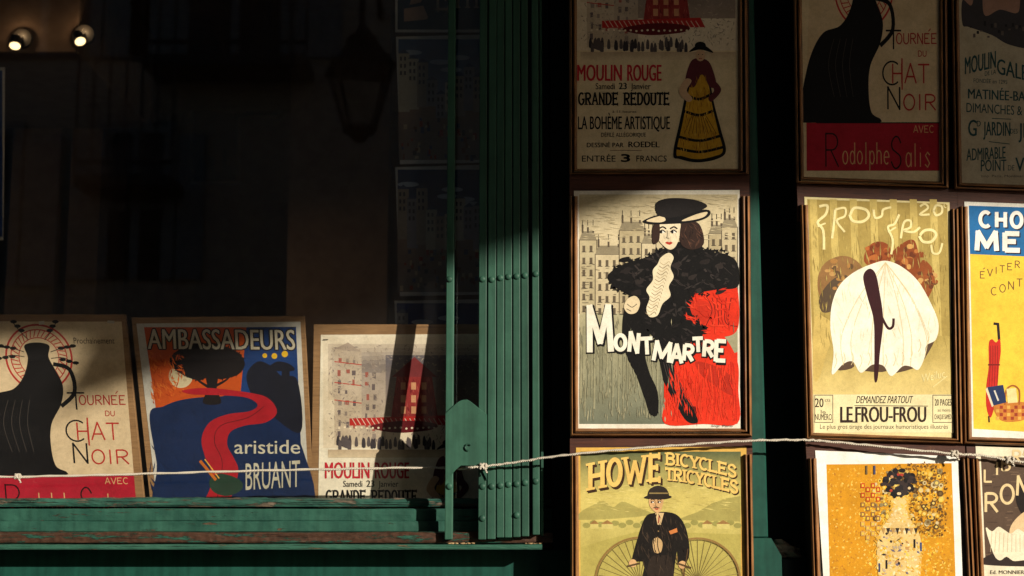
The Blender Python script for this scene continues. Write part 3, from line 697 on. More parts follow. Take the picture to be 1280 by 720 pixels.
# --- drawings shared by the large and the small print of the same bill
def art_jug(A, yb=648):
    """pale ochre bill with a tall dark jug before a red ring, red band and thin lettering (own drawing)"""
    A.poly([(-182, 402), (0, 402), (-.5, yb), (-196, yb)], (222, 196, 158))
    for r, w in ((41, 2.4), (35, 1.4), (25, 1.2)): A.line(arc(-107, 447, r, r, 0, 352, 44), w, (190, 50, 45), closed=True)
    for i in range(36):
        a = R(i * 10); A.line([(-107 + 26 * math.cos(a), 447 + 26 * math.sin(a)), (-107 + 35 * math.cos(a + .12), 447 + 35 * math.sin(a + .12))], 1.3, (190, 60, 50))
    for (x, y, dx, dy) in ((-125, 440, -30, -6), (-125, 446, -34, 4), (-92, 440, 30, -6), (-92, 448, 32, 8), (-118, 425, -18, -22), (-98, 425, 16, -22)):
        A.curve([(x, y), (x + dx * .5, y + dy * .3 - 3), (x + dx, y + dy)], 1, INK)
        for k in (.45, .7, .95): A.ell(x + dx * k, y + dy * k - 2, 4.2, 2.2, INK, 10)
    A.smooth([(-124, 432), (-108, 428), (-93, 432), (-95, 446), (-88, 462), (-80, 482), (-84, 505), (-98, 530), (-101, 556), (-97, 582), (-84, 590), (-92, 594),
              (-170, 594), (-205, 590), (-196, 560), (-184, 520), (-166, 494), (-142, 486), (-128, 470), (-121, 448)], INK)
    A.curve([(-90, 455), (-70, 462), (-66, 490), (-84, 508)], 5, INK)
    for k in range(4): A.curve([(-150 + k * 9, 500), (-158 + k * 10, 530), (-150 + k * 9, 565)], .7, (70, 62, 58))
    A.text('Prochainement', -62, 429.5, 7.5, (60, 45, 40), 51)
    A.glyph('T', -76, 512, 22, 22, 2, INK)
    A.word('OURNÉE'.replace('É', 'E'), -61, 506, 58, 12, 1.5, (176, 52, 44)); A.line([(-15, 492), (-12, 489)], 1.3, (176, 52, 44))
    A.word('DU', -30, 520, 12, 6.5, 1.1, (176, 62, 50))
    A.glyph('C', -81, 552, 26, 27, 2, INK); A.word('HAT', -68, 550, 54, 22, 1.9, (186, 45, 40), .16); A.line([(-53, 522), (-53, 557)], 1.9, (186, 45, 40))
    A.glyph('N', -75, 579, 20, 25, 2.2, INK); A.word('OIR', -51, 580, 46, 18, 1.9, (186, 45, 40))
    A.rect(-190, 594, -.3, yb - .5, (176, 28, 48)); A.line([(-176, 594), (0, 594)], 1.2, INK)
    A.word('AVEC', -37, 605, 29, 8, .9, (220, 170, 120))
    A.glyph('R', -164, 643, 20, 38, 1.8, INK)
    x = -139
    for ch, hh in zip('odolphe', (20, 20, 20, 20, 20, 20, 20)):
        ww = 5 if ch == 'l' else 8.4; A.glyph(ch, x, 640, ww, 24, 1.3, (222, 170, 120)); x += ww + 2
    A.glyph('S', -70, 645, 16, 36, 1.8, INK)
    x = -49
    for ch in 'alis': A.glyph(ch if ch != 'l' else 'l', x, 643, 4 if ch in 'li' else 9.5, 26, 1.3, (222, 170, 120)); x += 7.5 if ch in 'li' else 12

def art_street(A):
    """pale bill: grey street with a red pavilion, lettering, a figure in a yellow gown (own drawing)"""
    rr = random.Random(3)
    A.grad(404, 421, 606, 560, (236, 221, 196), (230, 212, 184))
    for k in range(6):                                             # grey wash, row by row
        A.grad(410 + k * 5, 430 + k * 5, 604 - k * 2, 500 - k * 3, (212 - 15 * k, 195 - 14 * k, 174 - 11 * k), (220 - 11 * k, 201 - 10 * k, 174 - 7 * k))
    A.grad(418, 436, 452, 556, (196, 178, 158), (206, 186, 160)); A.poly([(418, 436), (435, 428), (452, 440)], (176, 158, 142))
    A.grad(452, 466, 482, 556, (176, 160, 146), (200, 180, 156))
    for y in range(448, 540, 13):
        for x in (423, 432, 441, 457, 466):
            if rr.random() < .8:
                xj, yj, sh = x + rr.uniform(-1.2, 1.2), y + rr.uniform(-2, 2) + (x - 423) * .12, rr.choice([(122, 108, 104), (150, 134, 124), (110, 96, 96), (168, 96, 84)])
                A.rect(xj, yj, xj + rr.uniform(2.6, 4.8), yj + rr.uniform(4.5, 8), sh)
    for y in (452, 478, 500): A.line([(418, y), (452, y + 4)], 1.2, (190, 70, 60)); 
    A.grad(482, 444, 604, 520, (104, 98, 104), (158, 140, 126))
    A.dabs([(410, 432), (604, 428), (604, 556), (410, 556)], [(160, 144, 130), (180, 163, 145), (136, 122, 116), (170, 154, 138)], 800, 5, 1.3, 60, 80, 4, False)
    A.poly([(496, 470), (540, 470), (548, 528), (488, 528)], (150, 52, 50)); A.poly([(490, 471), (518, 446), (546, 471)], (126, 52, 54)); A.dabs([(496, 470), (540, 470), (548, 528), (488, 528)], [(176, 84, 74), (116, 34, 38)], 160, 8, 1.4, 85, 20, 5, False)
    for x in (501, 514, 527): 
        for y in (478, 494, 508): A.rect(x, y, x + 6, y + 9, (210, 150, 110))
    A.poly([(437, 523), (560, 519), (566, 531), (437, 532)], (186, 44, 40))
    for x in range(440, 560, 6): A.line([(x, 523), (x + 5, 531)], 1, (222, 190, 170))
    A.smooth([(464, 532), (490, 527), (520, 526), (545, 530), (540, 537), (500, 541), (470, 537)], (100, 22, 28))
    for x in range(424, 570, 7): A.ell(x, 535 + rr.uniform(-1, 1), 1.5, 1.3, (238, 220, 190), 8)
    for i in range(42):
        x = rr.uniform(422, 545); y = rr.uniform(548, 556); A.smooth([(x - 2, y + 7), (x - 1.6, y - 2), (x, y - 5), (x + 1.6, y - 2), (x + 2, y + 7)], (92, 82, 82) if i % 3 else (60, 54, 58), 2)
    A.grad(410, 562, 604, 572, (196, 172, 142), (222, 200, 166))
    RED = (196, 38, 52)
    A.text('MOULIN', 406, 598, 20, RED, 56, .03); A.text('ROUGE', 468.5, 598, 20, RED, 43, .03)
    A.text('Samedi', 429, 608.5, 7.5, INK, 24, .014); A.text('23', 458, 608.5, 8, INK, 10, .04); A.text('Janvier', 473, 608.5, 7.5, INK, 25, .014)
    A.word('GRANDE', 408, 628, 49, 15, 2.3, INK, .34, True); A.word('REDOUTE', 465, 628, 56, 15, 2.3, INK, .34, True)
    A.text('à 11 heures', 450, 638, 3.2, INK, 30)
    A.text('LA BOHÈME ARTISTIQUE', 407, 658.5, 16, INK, 115, .012)
    A.text('DÉFILÉ ALLÉGORIQUE', 436, 668, 5, (60, 48, 44), 56); A.text('DESSINÉ PAR', 418, 681, 5.5, INK, 46, .01); A.text('ROEDEL', 470, 681, 7, INK, 39, .04)
    A.line([(447, 685), (487, 685)], .7, (130, 100, 80))
    A.text('ENTRÉE', 412, 699, 7.5, INK, 42); A.text('3', 461, 699, 9, INK, 11, .06); A.text('FRANCS', 480, 699, 7.5, INK, 38)
    # figure: plain banded yellow gown, dark shawl, round hat
    A.smooth([(535, 696), (526, 690), (534, 650), (540, 622), (546, 596), (552, 584), (566, 584), (572, 600), (578, 630), (586, 660), (592, 686), (580, 696), (556, 700)], INK)
    A.smooth([(537, 692), (530, 688), (538, 650), (543, 622), (548, 600), (553, 588), (565, 588), (570, 602), (575, 630), (582, 660), (588, 685), (578, 692), (556, 696)], (206, 156, 42))
    for y, a, b in ((616, 543, 573), (636, 540, 577), (668, 533, 584), (682, 530, 588)): A.curve([(a, y), ((a + b) / 2, y + 5), (b, y - 1)], 3.4, INK)
    for i in range(9): A.line([(550 + i * 2, 640), (540 + i * 5, 664)], .7, (90, 62, 20))
    A.smooth([(541, 600), (548, 574), (560, 570), (572, 576), (580, 602), (572, 606), (562, 590), (552, 606)], (96, 40, 48))
    A.dabs([(537, 692), (530, 688), (538, 650), (543, 622), (548, 600), (553, 588), (565, 588), (570, 602), (575, 630), (582, 660), (588, 685), (578, 692)], [(176, 124, 26), (226, 184, 76), (150, 100, 26)], 220, 9, 1.1, 86, 14, 6)
    A.smooth([(541, 596), (533, 612), (544, 624), (550, 620), (543, 610), (549, 598)], (214, 176, 140)); A.smooth([(578, 598), (586, 610), (574, 624), (570, 619), (577, 610), (572, 600)], (96, 40, 48))
    A.ell(560, 566, 6, 7.5, (214, 176, 140)); A.line([(557, 565), (558.5, 565)], .9, INK); A.line([(562, 565), (563.5, 565)], .9, INK); A.line([(558, 570), (562, 570)], .9, (170, 50, 50)); A.smooth([(546, 562), (552, 556), (560, 552), (569, 556), (576, 563), (560, 559)], INK); A.ell(560, 554, 7, 5, INK)

# --- column 1
def leanmap(): return lambda x, y: (x, y)
t = framed(PL1, 'shaded framed poster with red and black lettering and a figure in a yellow gown',
           [(711, -110), (933, -110), (936, 218), (712, 218)], [(721, -110), (922, -110), (923, 211), (721.5, 211)],
           [(711, -128), (933, -128), (933, -92), (711, -92)], (-88, -88), PL1.at(823, 217))
A = Art(PL1, lambda x, y: (x + 315.5, 81 + (y - 578) * 1.0)); A.sheet([(402, 402), (609, 402), (609, 712), (402, 712)], PAPER); art_street(A); A.build(t)

t = framed(PL1, 'sunlit framed poster of a woman in black coat and red skirt with white lettering',
           [(711.5, 219), (937, 219), (940, 545.5), (712.5, 545.5)], [(722, 219), (926.5, 219), (929.5, 535.5), (723, 535.5)],
           [(712, 218.5), (936.5, 218.5), (937, 262), (712, 262)], (245, 245), PL1.at(825, 545))
A = Art(PL1)
A.sheet([(717.5, 238.5), (924.5, 237.5), (926, 541), (719, 541)], (236, 228, 210))
CR = (226, 210, 172)
A.grad(724, 243, 922, 380, (206, 190, 152), (232, 216, 180)); A.grad(724, 380, 922, 530, (186, 178, 142), (112, 116, 98), 14)
for (x0_, x1_, y0_, c_) in ((724, 746, 300, (196, 182, 146)), (744, 780, 318, (210, 194, 158)), (774, 806, 288, (190, 174, 138)), (802, 820, 304, (212, 196, 160)), (886, 906, 292, (190, 174, 138)), (902, 922, 284, (202, 186, 150))):
    A.rect(x0_, y0_, x1_, 392, c_)
    A.line([(x0_, 392), (x0_, y0_), (x1_, y0_), (x1_, 392)], 1, (84, 74, 60))
    A.poly([(x0_, y0_), (x0_ + 4, y0_ - 11), (x1_ - 4, y0_ - 11), (x1_, y0_)], (150, 138, 112))
    for k in range(3):
        xx = x0_ + 3 + k * (x1_ - x0_ - 6) / 2.4; A.rect(xx, y0_ - 19 + k * 3, xx + 2.4, y0_ - 9, (96, 84, 68)); A.line([(xx + 1, y0_ - 25), (xx + 1, y0_ - 18)], .8, INK)
    for yy in range(int(y0_) + 7, 388, 15):
        for xx in range(int(x0_) + 4, int(x1_) - 4, 9): A.rect(xx, yy, xx + 3.6, yy + 8, (104, 92, 74)); A.line([(xx - 1, yy + 8), (xx + 5, yy + 8)], .7, INK)
rr = random.Random(9)
for i in range(46):
    x, y = rr.uniform(726, 800), rr.uniform(330, 392); A.line([(x, y), (x + rr.uniform(3, 9), y + rr.uniform(-1, 1))], .7, (110, 98, 80))
for i in range(30):
    x = rr.uniform(726, 828); A.line([(x, rr.uniform(400, 450)), (x + rr.uniform(-1, 1), rr.uniform(470, 528))], rr.uniform(.8, 3), (140, 138, 112) if i % 2 else (158, 154, 124))
REDI = (228, 52, 26)
A.smooth([(840, 400), (876, 392), (905, 420), (922, 452), (923, 488), (922, 529), (880, 530), (832, 530), (830, 500), (832, 450)], REDI)
A.poly([(831, 470), (922, 440), (922, 529.5), (830.5, 529.5)], REDI)
A.smooth([(870, 452), (900, 460), (918, 476), (916, 494), (896, 484), (876, 468)], (186, 44, 24))
A.smooth([(862, 366), (884, 360), (910, 358), (922, 362), (922.5, 410), (904, 421), (880, 416), (862, 404), (852, 388)], REDI)
A.smooth([(853, 384), (866, 376), (886, 378), (892, 392), (876, 408), (858, 408)], (206, 48, 26))
for k in range(6): A.curve([(884 + k * 6, 372), (890 + k * 4, 388 + k * 3), (882 + k * 8, 408)], 1, (90, 22, 16))
COAT = (15, 13, 13)
A.dabs([(725, 394), (832, 394), (832, 529), (725, 529)], [(166, 160, 129), (146, 142, 115), (160, 155, 126), (138, 136, 112)], 300, 12, 1.5, 88, 9, 7, False)
A.dabs([(725, 244), (921, 244), (921, 300), (725, 300)], [(196, 180, 142), (222, 206, 168)], 200, 14, 1.2, 3, 8, 9, False)
A.smooth([(806, 322), (826, 312), (846, 306), (864, 304), (884, 314), (908, 318), (922, 330), (922.5, 358), (896, 362), (868, 368), (862, 380), (868, 398), (884, 412), (866, 426),
          (848, 440), (832, 440), (822, 426), (806, 410), (800, 392), (790, 372), (768, 358), (760, 344), (780, 330)], COAT)
A.smooth([(782, 384), (800, 378), (816, 400), (812, 420), (806, 440), (812, 466), (822, 490), (822, 518), (812, 516), (804, 492), (796, 470), (784, 446), (778, 418)], COAT)
A.smooth([(824, 420), (842, 424), (842, 450), (852, 486), (868, 514), (872, 528), (858, 526), (842, 500), (828, 470)], COAT)
for k in range(14):
    x, y = rr.uniform(776, 905), rr.uniform(326, 352); A.curve([(x, y), (x + rr.uniform(4, 10), y + rr.uniform(3, 8)), (x + rr.uniform(8, 18), y + rr.uniform(2, 16))], rr.uniform(1, 3), (58, 50, 48), True)
for k in range(26):
    x, y = rr.uniform(770, 900), rr.uniform(322, 366)
    if (x < 806 or x > 840) and abs(x - 840) < 70: A.smooth([(x, y), (x + rr.uniform(5, 12), y - 2), (x + rr.uniform(4, 9), y + rr.uniform(3, 7)), (x - 2, y + 4)], rr.choice([(46, 39, 37), (36, 30, 29), (14, 11, 12)]), 3)
for x0_, y0_ in ((812, 500), (858, 508)):
    for k in range(7): A.line([(x0_ + k * 1.8, y0_), (x0_ + k * 1.8 + (4 if x0_ > 850 else -2) + rr.uniform(-1, 2), y0_ + rr.uniform(14, 25))], 1.3, COAT, True)
for k in range(5): A.curve([(826 + k * 3, 436), (834 + k * 3, 470), (850 + k * 4, 508)], .7, (70, 62, 60))
for k in range(9): x = rr.uniform(836, 918); A.curve([(x, rr.uniform(452, 470)), (x + 3, 495), (x + rr.uniform(-3, 5), 526)], rr.uniform(.8, 2), (204, 42, 24) if k % 2 else (234, 66, 36))
coat = [(806, 322), (826, 312), (846, 306), (864, 304), (884, 314), (908, 318), (921, 330), (921, 356), (896, 362), (868, 368), (862, 380), (868, 398), (882, 412), (866, 426), (848, 440), (832, 440), (822, 426), (806, 410), (800, 392), (790, 372), (768, 358), (762, 344), (780, 330)]
A.feather(coat[:6] + coat[8:], COAT, 200, 5, 5, 2); A.dabs(coat, [(44, 38, 37), (54, 48, 46), (10, 8, 9), (34, 29, 29)], 300, 10, 3.4, 20, 70, 8)
A.dabs([(832, 452), (920, 444), (920, 528), (834, 528)], [(220, 46, 24), (234, 62, 34), (226, 56, 30)], 200, 16, 2, 84, 18, 5, False)
A.dabs([(862, 366), (884, 360), (910, 358), (921, 362), (921, 410), (904, 420), (880, 416), (862, 404), (852, 388)], [(214, 46, 26), (236, 66, 38)], 100, 12, 2, 40, 60, 6)
A.dabs([(725, 394), (921, 394), (921, 529), (725, 529)], [(170, 164, 132), (128, 128, 104), (196, 188, 152)], 10, 16, 1.2, 88, 8, 7, False)
A.smooth([(826, 322), (836, 316), (842, 322), (838, 334), (842, 346), (836, 358), (838, 370), (828, 380), (822, 394), (812, 396), (808, 386), (812, 372), (808, 362), (816, 350), (816, 338), (822, 330)], (240, 226, 192))
for k in range(16): y = 326 + k * 4.2; x = 831 - k * 1.2; A.curve([(x - 6, y + 2), (x - 1, y + 5), (x + 5, y + 1), (x + 7, y + 4)], .8, (150, 130, 102) if k % 2 else (196, 176, 140))
A.smooth([(786, 392), (780, 384), (784, 374), (794, 370), (800, 378), (796, 390)], (232, 212, 174)); A.curve([(784, 380), (790, 384), (796, 380)], .8, INK); A.curve([(783, 386), (789, 389)], .8, INK)
A.face(838, 292, 20, (240, 222, 188), INK, -.7); A.smooth([(856, 276), (874, 280), (880, 304), (866, 312), (852, 306), (850, 288)], (54, 36, 30)); A.smooth([(816, 284), (824, 278), (824, 300), (816, 304)], (54, 36, 30))
A.dabs([(856, 276), (874, 280), (880, 304), (866, 312), (852, 306), (850, 288)], [(92, 62, 48), (30, 20, 18)], 60, 10, 1.2, 70, 40, 3)
A.smooth([(804, 276), (824, 268), (850, 266), (878, 262), (888, 264), (884, 272), (864, 278), (836, 280), (814, 280)], INK)
A.smooth([(808, 276), (826, 270), (832, 275), (824, 278)], (226, 206, 168)); A.smooth([(852, 276), (870, 268), (884, 265), (880, 271), (866, 275)], (226, 206, 168))
A.smooth([(822, 268), (820, 254), (834, 248), (856, 248), (876, 252), (884, 258), (872, 264), (850, 270), (834, 272)], (30, 26, 26))
LM = [('M', 735, 440, 29, 57, 7.4, -2), ('O', 769, 437.5, 13, 19, 5, 0), ('N', 786.5, 440, 12, 24, 5, 5), ('T', 801, 443, 15, 21, 4.8, -3), ('M', 817.5, 452, 21, 24, 5, 8), ('A', 839, 454, 13.5, 23, 4.8, 2), ('R', 854.5, 451, 12, 20, 4.8, 4), ('T', 866, 440, 13, 18, 4.6, -3), ('R', 879.5, 446, 12, 20, 4.8, 4), ('E', 894, 452, 14, 27, 5.2, 3)]
for ch, x, y, w, h, sw, ro in LM: A.glyph(ch, x + 1.2, y + 1.6, w, h, sw + 2.8, INK, rot=ro)
for ch, x, y, w, h, sw, ro in LM: A.glyph(ch, x, y, w, h, sw, (246, 240, 222), rot=ro)
A.text('Imp. Paris', 890, 533.5, 2.6, (60, 60, 60), 26)
A.build(t)

t = framed(PL1, 'framed olive poster of a man in dark suit and wheels under arched cream lettering',
           [(712.5, 547), (939.5, 547), (945, 867), (713.5, 867)], [(723, 547), (929, 547), (934, 857), (724, 857)],
           [(712.5, 546.5), (940, 546.5), (941, 578), (712.5, 578)], (570, 568), PL1.at(828, 866))
A = Art(PL1)
A.sheet([(720, 559.5), (933, 558.5), (933, 862), (720, 862)], (222, 176, 86))
A.grad(725.5, 564.5, 926, 862, (96, 104, 70), (226, 206, 118), 3) ; A.grad(725.5, 564.5, 926, 618, (92, 100, 68), (214, 196, 112), 12); A.grad(725.5, 618, 926, 862, (216, 198, 114), (190, 176, 92), 10)
A.smooth([(726, 640), (740, 632), (754, 626), (766, 634), (778, 627), (796, 634), (812, 644), (726, 650)], (176, 164, 92), 4)
A.poly([(846, 650), (858, 645), (872, 640), (890, 629), (908, 623), (925.5, 620), (925.5, 652)], (172, 160, 90))
A.grad(725.5, 652, 926, 700, (206, 190, 110), (184, 170, 90), 6)
A.poly([(726, 684), (760, 674), (800, 664), (926, 668), (926, 720), (726, 740)], (186, 172, 92))
for x0_ in range(730, 925, 9): A.ell(x0_ + 3, 655 + 2 * math.sin(x0_), 5, 3.5, (160, 152, 84), 10)
for x0_, w_ in ((738, 10), (752, 14), (878, 12), (896, 16)): A.rect(x0_, 655, x0_ + w_, 661, (214, 198, 120)); A.poly([(x0_ - 1, 655), (x0_ + w_ / 2, 650), (x0_ + w_ + 1, 655)], (160, 120, 70))
A.dabs([(726, 606), (926, 606), (926, 640), (726, 640)], [(226, 208, 128), (196, 178, 100)], 160, 12, 1, 4, 12, 2, False)
CB = (240, 200, 112)
archw = lambda x, y: (x, y - 13 * math.sin((x - 728) / 101 * 1.5) + 0)
for off, c_ in (((2.6, 3.2), (62, 40, 24)), ((1.3, 1.6), (62, 40, 24)), ((0, 0), CB)):
    w_ = lambda x, y, o_=off: (lambda p: (p[0] + o_[0], p[1] + o_[1]))(archw(x, y))
    for ch, x, w, h in (('H', 736, 19, 33), ('O', 760, 16, 33), ('W', 781, 25, 33), ('E', 812, 13, 33)): A.glyph(ch, x, 614, w, h, 5.4, c_, True, w_)
for txt, x0_, x1_, yb_, h_ in (('BICYCLES', 833, 920, 580.5, 14.5), ('TRICYCLES', 832, 922, 600, 15)):
    wf = lambda x, y: (x, y + 17 * ((x - 830) / 92) ** 1.5)
    for off, c_ in ((1.4, (62, 40, 24)), (0, CB)):
        A.word(txt, x0_ + off, yb_ + off, x1_ - x0_, h_, 2.9, c_, .18, True, wf)
SUIT = (28, 23, 20)
def wheel(cx, cy, r):
    A.line(arc(cx, cy, r, r, 0, 355, 60), 2.6, (150, 118, 66), closed=True); A.line(arc(cx, cy, r - 2.2, r - 2.2, 0, 355, 60), .7, (90, 70, 40), closed=True)
    for k in range(36): A.line([(cx, cy), (cx + r * math.cos(R(k * 10)), cy + r * math.sin(R(k * 10)))], .55, (140, 124, 74))
wheel(800, 728, 56); wheel(872, 726, 53)
A.smooth([(806, 648), (818, 641), (834, 640), (848, 645), (858, 662), (862, 690), (856, 706), (848, 704), (846, 690), (840, 740), (836, 800), (802, 800), (800, 740), (806, 706), (798, 702), (790, 704), (794, 684)], SUIT)
A.smooth([(812, 700), (826, 694), (840, 700), (842, 740), (836, 800), (806, 800), (806, 740)], (46, 36, 30))
A.smooth([(816, 676), (822, 672), (828, 678), (826, 690), (818, 690)], (206, 170, 120), 4); A.poly([(819, 641), (830, 641), (826, 656), (822, 656)], (222, 190, 140)); A.line([(824, 644), (823, 654)], 1.6, (160, 70, 50))
A.face(822, 629, 12, (222, 176, 124), (58, 40, 30), -.8, (170, 80, 60), True)
A.smooth([(810.5, 622), (812, 612), (822, 607), (833, 611), (836, 622), (823, 619)], (50, 42, 36)); A.smooth([(805, 622), (814, 618), (830, 618), (840, 621), (832, 624), (814, 624)], (44, 36, 30), 3); A.line([(811.5, 616.5), (835, 616.5)], 1.6, (150, 128, 80))
A.dabs([(806, 648), (818, 641), (834, 640), (848, 645), (858, 662), (862, 690), (856, 706), (846, 690), (840, 740), (836, 800), (802, 800), (800, 740), (806, 706), (790, 704), (794, 684)], [(58, 46, 38), (26, 20, 18), (70, 56, 44)], 300, 12, 1.2, 78, 25, 4)
A.curve([(824, 656), (822, 680), (826, 696)], .9, (16, 12, 10)); A.poly([(836, 664), (846, 660), (847, 665), (838, 668)], (214, 130, 70))
for px_, py_ in ((823, 664), (822, 672)): A.ell(px_, py_, 1, 1, (140, 110, 70), 8)
A.ell(791, 704, 5, 5, (222, 176, 124)); A.ell(853, 706, 5, 5, (222, 176, 124)); A.line([(784, 708), (800, 704)], 2.4, (90, 70, 44)); A.line([(846, 704), (864, 710)], 2.4, (90, 70, 44))
A.line([(860, 686), (854, 724)], 1.2, (90, 66, 40))
A.build(t)

# --- column 2
def jug2(x, y): return (1171 + (y - 45) * .006 + .875 * x, 37 + (y - 490) * 1.12)
t = framed(PL2, 'shaded framed ochre poster with large dark shape, thin red lettering, dark red band',
           [(990, -110), (1183, -106), (1186, 235), (995, 229)], [(1001, -110), (1173, -106), (1175, 227), (1005, 221)],
           [(990, -124), (1184, -120), (1184, -86), (991, -90)], (-80, -76), PL2.at(1090, 230))
A = Art(PL2, jug2); A.sheet([(-198, 396), (4, 396), (4, 662), (-198, 662)], PAPER); art_jug(A); A.build(t)

t = framed(PL2, 'framed khaki striped poster with a huge white ruffled shape and dark maroon stem',
           [(1000, 244), (1198, 250), (1203.5, 555), (1007, 549.5)], [(1010, 247), (1189, 252), (1194, 547), (1017, 541)],
           [(996, 230), (1197, 236), (1198, 280), (998, 276)], (256, 261), PL2.at(1105, 551))
A = Art(PL2)
A.sheet([(1005.5, 246), (1187, 253), (1190.5, 550), (1012, 546)], (238, 222, 164))
sk = lambda y: (y - 250) * .032
A.poly([(1009, 249), (1184, 255), (1192, 541), (1018, 492)], (172, 148, 78)); A.poly([(1009, 249), (1184, 255), (1190, 494), (1018, 493)], (176, 152, 82))
for k in range(7):
    x0_ = 1012 + k * 25; A.poly([(x0_, 249), (x0_ + 9, 249.3), (x0_ + 9 + 7, 440), (x0_ + 7, 440)], (206, 182, 106))
for k in range(9): A.grad(1016 + k * 0, 420 + k * 8, 1189 , 428 + k * 8.1, (184 + 5 * k, 160 + 5 * k, 88 + 5 * k), (190 + 5 * k, 166 + 5 * k, 93 + 5 * k), 2)
AU = (142, 70, 30)
A.smooth([(1022, 350), (1030, 330), (1050, 320), (1068, 324), (1078, 338), (1064, 356), (1044, 372), (1026, 372)], (150, 110, 66)); A.smooth([(1024, 372), (1040, 350), (1058, 344), (1062, 362), (1044, 386), (1028, 390)], (92, 74, 56))
A.smooth([(1114, 318), (1128, 304), (1142, 300), (1148, 316), (1152, 340), (1148, 358), (1136, 346), (1124, 332)], AU); A.smooth([(1152, 326), (1166, 336), (1168, 354), (1158, 374), (1148, 364)], (150, 78, 36))
A.smooth([(1080, 326), (1084, 310), (1096, 302), (1110, 306), (1114, 322), (1106, 334), (1090, 334)], (150, 74, 34))
A.smooth([(1017, 470), (1018, 400), (1030, 396), (1044, 412), (1034, 440), (1024, 472)], (214, 186, 108))
for (cx_, cy_, r_, cs) in ((1050, 344, 26, [(150, 110, 66), (178, 128, 70), (104, 78, 52), (196, 150, 90)]), (1096, 318, 17, [(160, 80, 36), (120, 54, 24), (186, 106, 50)]), (1134, 326, 24, [(150, 76, 34), (112, 54, 26), (190, 120, 60), (214, 160, 90)]), (1158, 350, 16, [(156, 84, 40), (206, 160, 96), (110, 60, 34)])):
    for k in range(26):
        a = rr.uniform(0, 6.28); q = r_ * rr.uniform(.1, .95); A.ell(cx_ + q * math.cos(a), cy_ + q * .8 * math.sin(a), rr.uniform(2, 5), rr.uniform(2, 4), rr.choice(cs), 10)
A.dabs([(1012, 256), (1182, 258), (1186, 440), (1022, 440)], [(160, 136, 72), (196, 172, 98)], 420, 12, 1.1, 86, 12, 3, False)
WHT = (252, 246, 226)
hem = [(1040, 468), (1054, 455), (1066, 452), (1076, 466), (1090, 456), (1104, 457), (1114, 470), (1128, 458), (1138, 458), (1148, 462), (1156, 446), (1158, 432), (1170, 424), (1173, 404)]
for pts in ([(1046, 462), (1054, 440), (1068, 458)], [(1076, 462), (1092, 448), (1108, 464)], [(1116, 466), (1128, 448), (1146, 458)], [(1150, 452), (1160, 428), (1168, 426), (1156, 448)]): A.smooth(pts, (92, 70, 54), 4)
A.smooth(hem + [(1164, 380), (1148, 352), (1128, 334), (1108, 326), (1090, 330), (1068, 340), (1050, 356), (1040, 380), (1038, 410), (1042, 440)], WHT)
for p_ in ((1054, 455), (1066, 452), (1090, 456), (1104, 457), (1128, 458), (1138, 458), (1156, 446), (1158, 432)):
    A.curve([(1107, 328), ((1107 + p_[0]) / 2 + (p_[0] - 1107) * .14, 372), (p_[0] + (p_[0] - 1107) * .04, 420), p_], .9, (226, 206, 160))
for k in range(12):
    x = 1044 + k * 10.5; y = 444 - 4 * abs(math.sin(k)) - max(0, k - 8) * 9; A.curve([(x, y), (x + 2, y + 8), (x - 1, y + 16)], .8, (222, 200, 150))
A.dabs(hem + [(1164, 380), (1148, 352), (1128, 334), (1108, 326), (1090, 330), (1068, 340), (1050, 356), (1040, 380), (1038, 410), (1042, 440)], [(244, 232, 198), (255, 252, 240), (236, 220, 178)], 160, 16, 1.1, 80, 24, 4)
ST = (56, 18, 24)
A.smooth([(1079, 346), (1086, 336), (1094, 341), (1099, 362), (1104, 400), (1100, 440), (1097, 474), (1093, 474), (1093, 440), (1092, 400), (1084, 370)], ST)
A.curve([(1102, 396), (1110, 410), (1116, 408), (1117, 398)], 3.2, ST)
SM = (246, 230, 168)
for pts, w in (([(1024, 258), (1034, 257), (1032, 268), (1022, 278), (1029, 288), (1030, 312)], 3.2), ([(1022, 283), (1032, 279)], 2), ([(1044, 262), (1042, 284), (1040, 298)], 3), ([(1044, 262), (1056, 260), (1056, 270), (1046, 276), (1056, 290)], 2.6),
               ([(1063, 268), (1068, 260), (1082, 262), (1086, 270), (1078, 277), (1066, 276), (1062, 268)], 3.4), ([(1092, 262), (1094, 272), (1102, 270), (1104, 262), (1114, 259)], 2.8), ([(1124, 268), (1118, 280), (1110, 284), (1116, 300), (1114, 318)], 2.8), ([(1110, 290), (1120, 284)], 2),
               ([(1126, 298), (1130, 278), (1138, 276), (1138, 284), (1130, 288), (1142, 290), (1150, 284)], 2.8), ([(1150, 294), (1156, 288), (1166, 288), (1170, 294), (1164, 302), (1154, 302), (1149, 295)], 3.4), ([(1164, 306), (1166, 316), (1174, 316), (1178, 304)], 2.6),
               ([(1150, 258), (1156, 255), (1160, 260), (1150, 268), (1162, 268)], 2.6), ([(1167, 264), (1170, 257), (1177, 258), (1177, 266), (1170, 269), (1167, 263)], 2.8), ([(1184, 256), (1181, 254), (1180, 258), (1183, 260)], 1.2)): A.curve(pts, w, SM)
A.text('Weiluc', 1152, 478, 10, (240, 224, 160), 29, .0, lambda x, y: (x, y - (x - 1152) * .22)); A.line([(1166, 484), (1184, 470)], 1, (240, 224, 160))
A.poly([(1017, 493), (1190, 493), (1192, 541), (1018, 541)], (244, 230, 180))
for x0_, x1_ in ((1018.5, 1041), (1166, 1190)): A.line([(x0_, 494), (x1_, 494), (x1_, 528), (x0_, 528)], .9, (60, 44, 34), closed=True)
BK = (52, 36, 28)
A.text('20', 1018.5, 509, 11, BK, 11, .025); A.text('cts', 1031, 502, 4, BK, 7); A.text('le', 1026, 517, 4.5, BK, 6); A.text('NUMÉRO', 1018.8, 525, 7.5, BK, 21, .015)
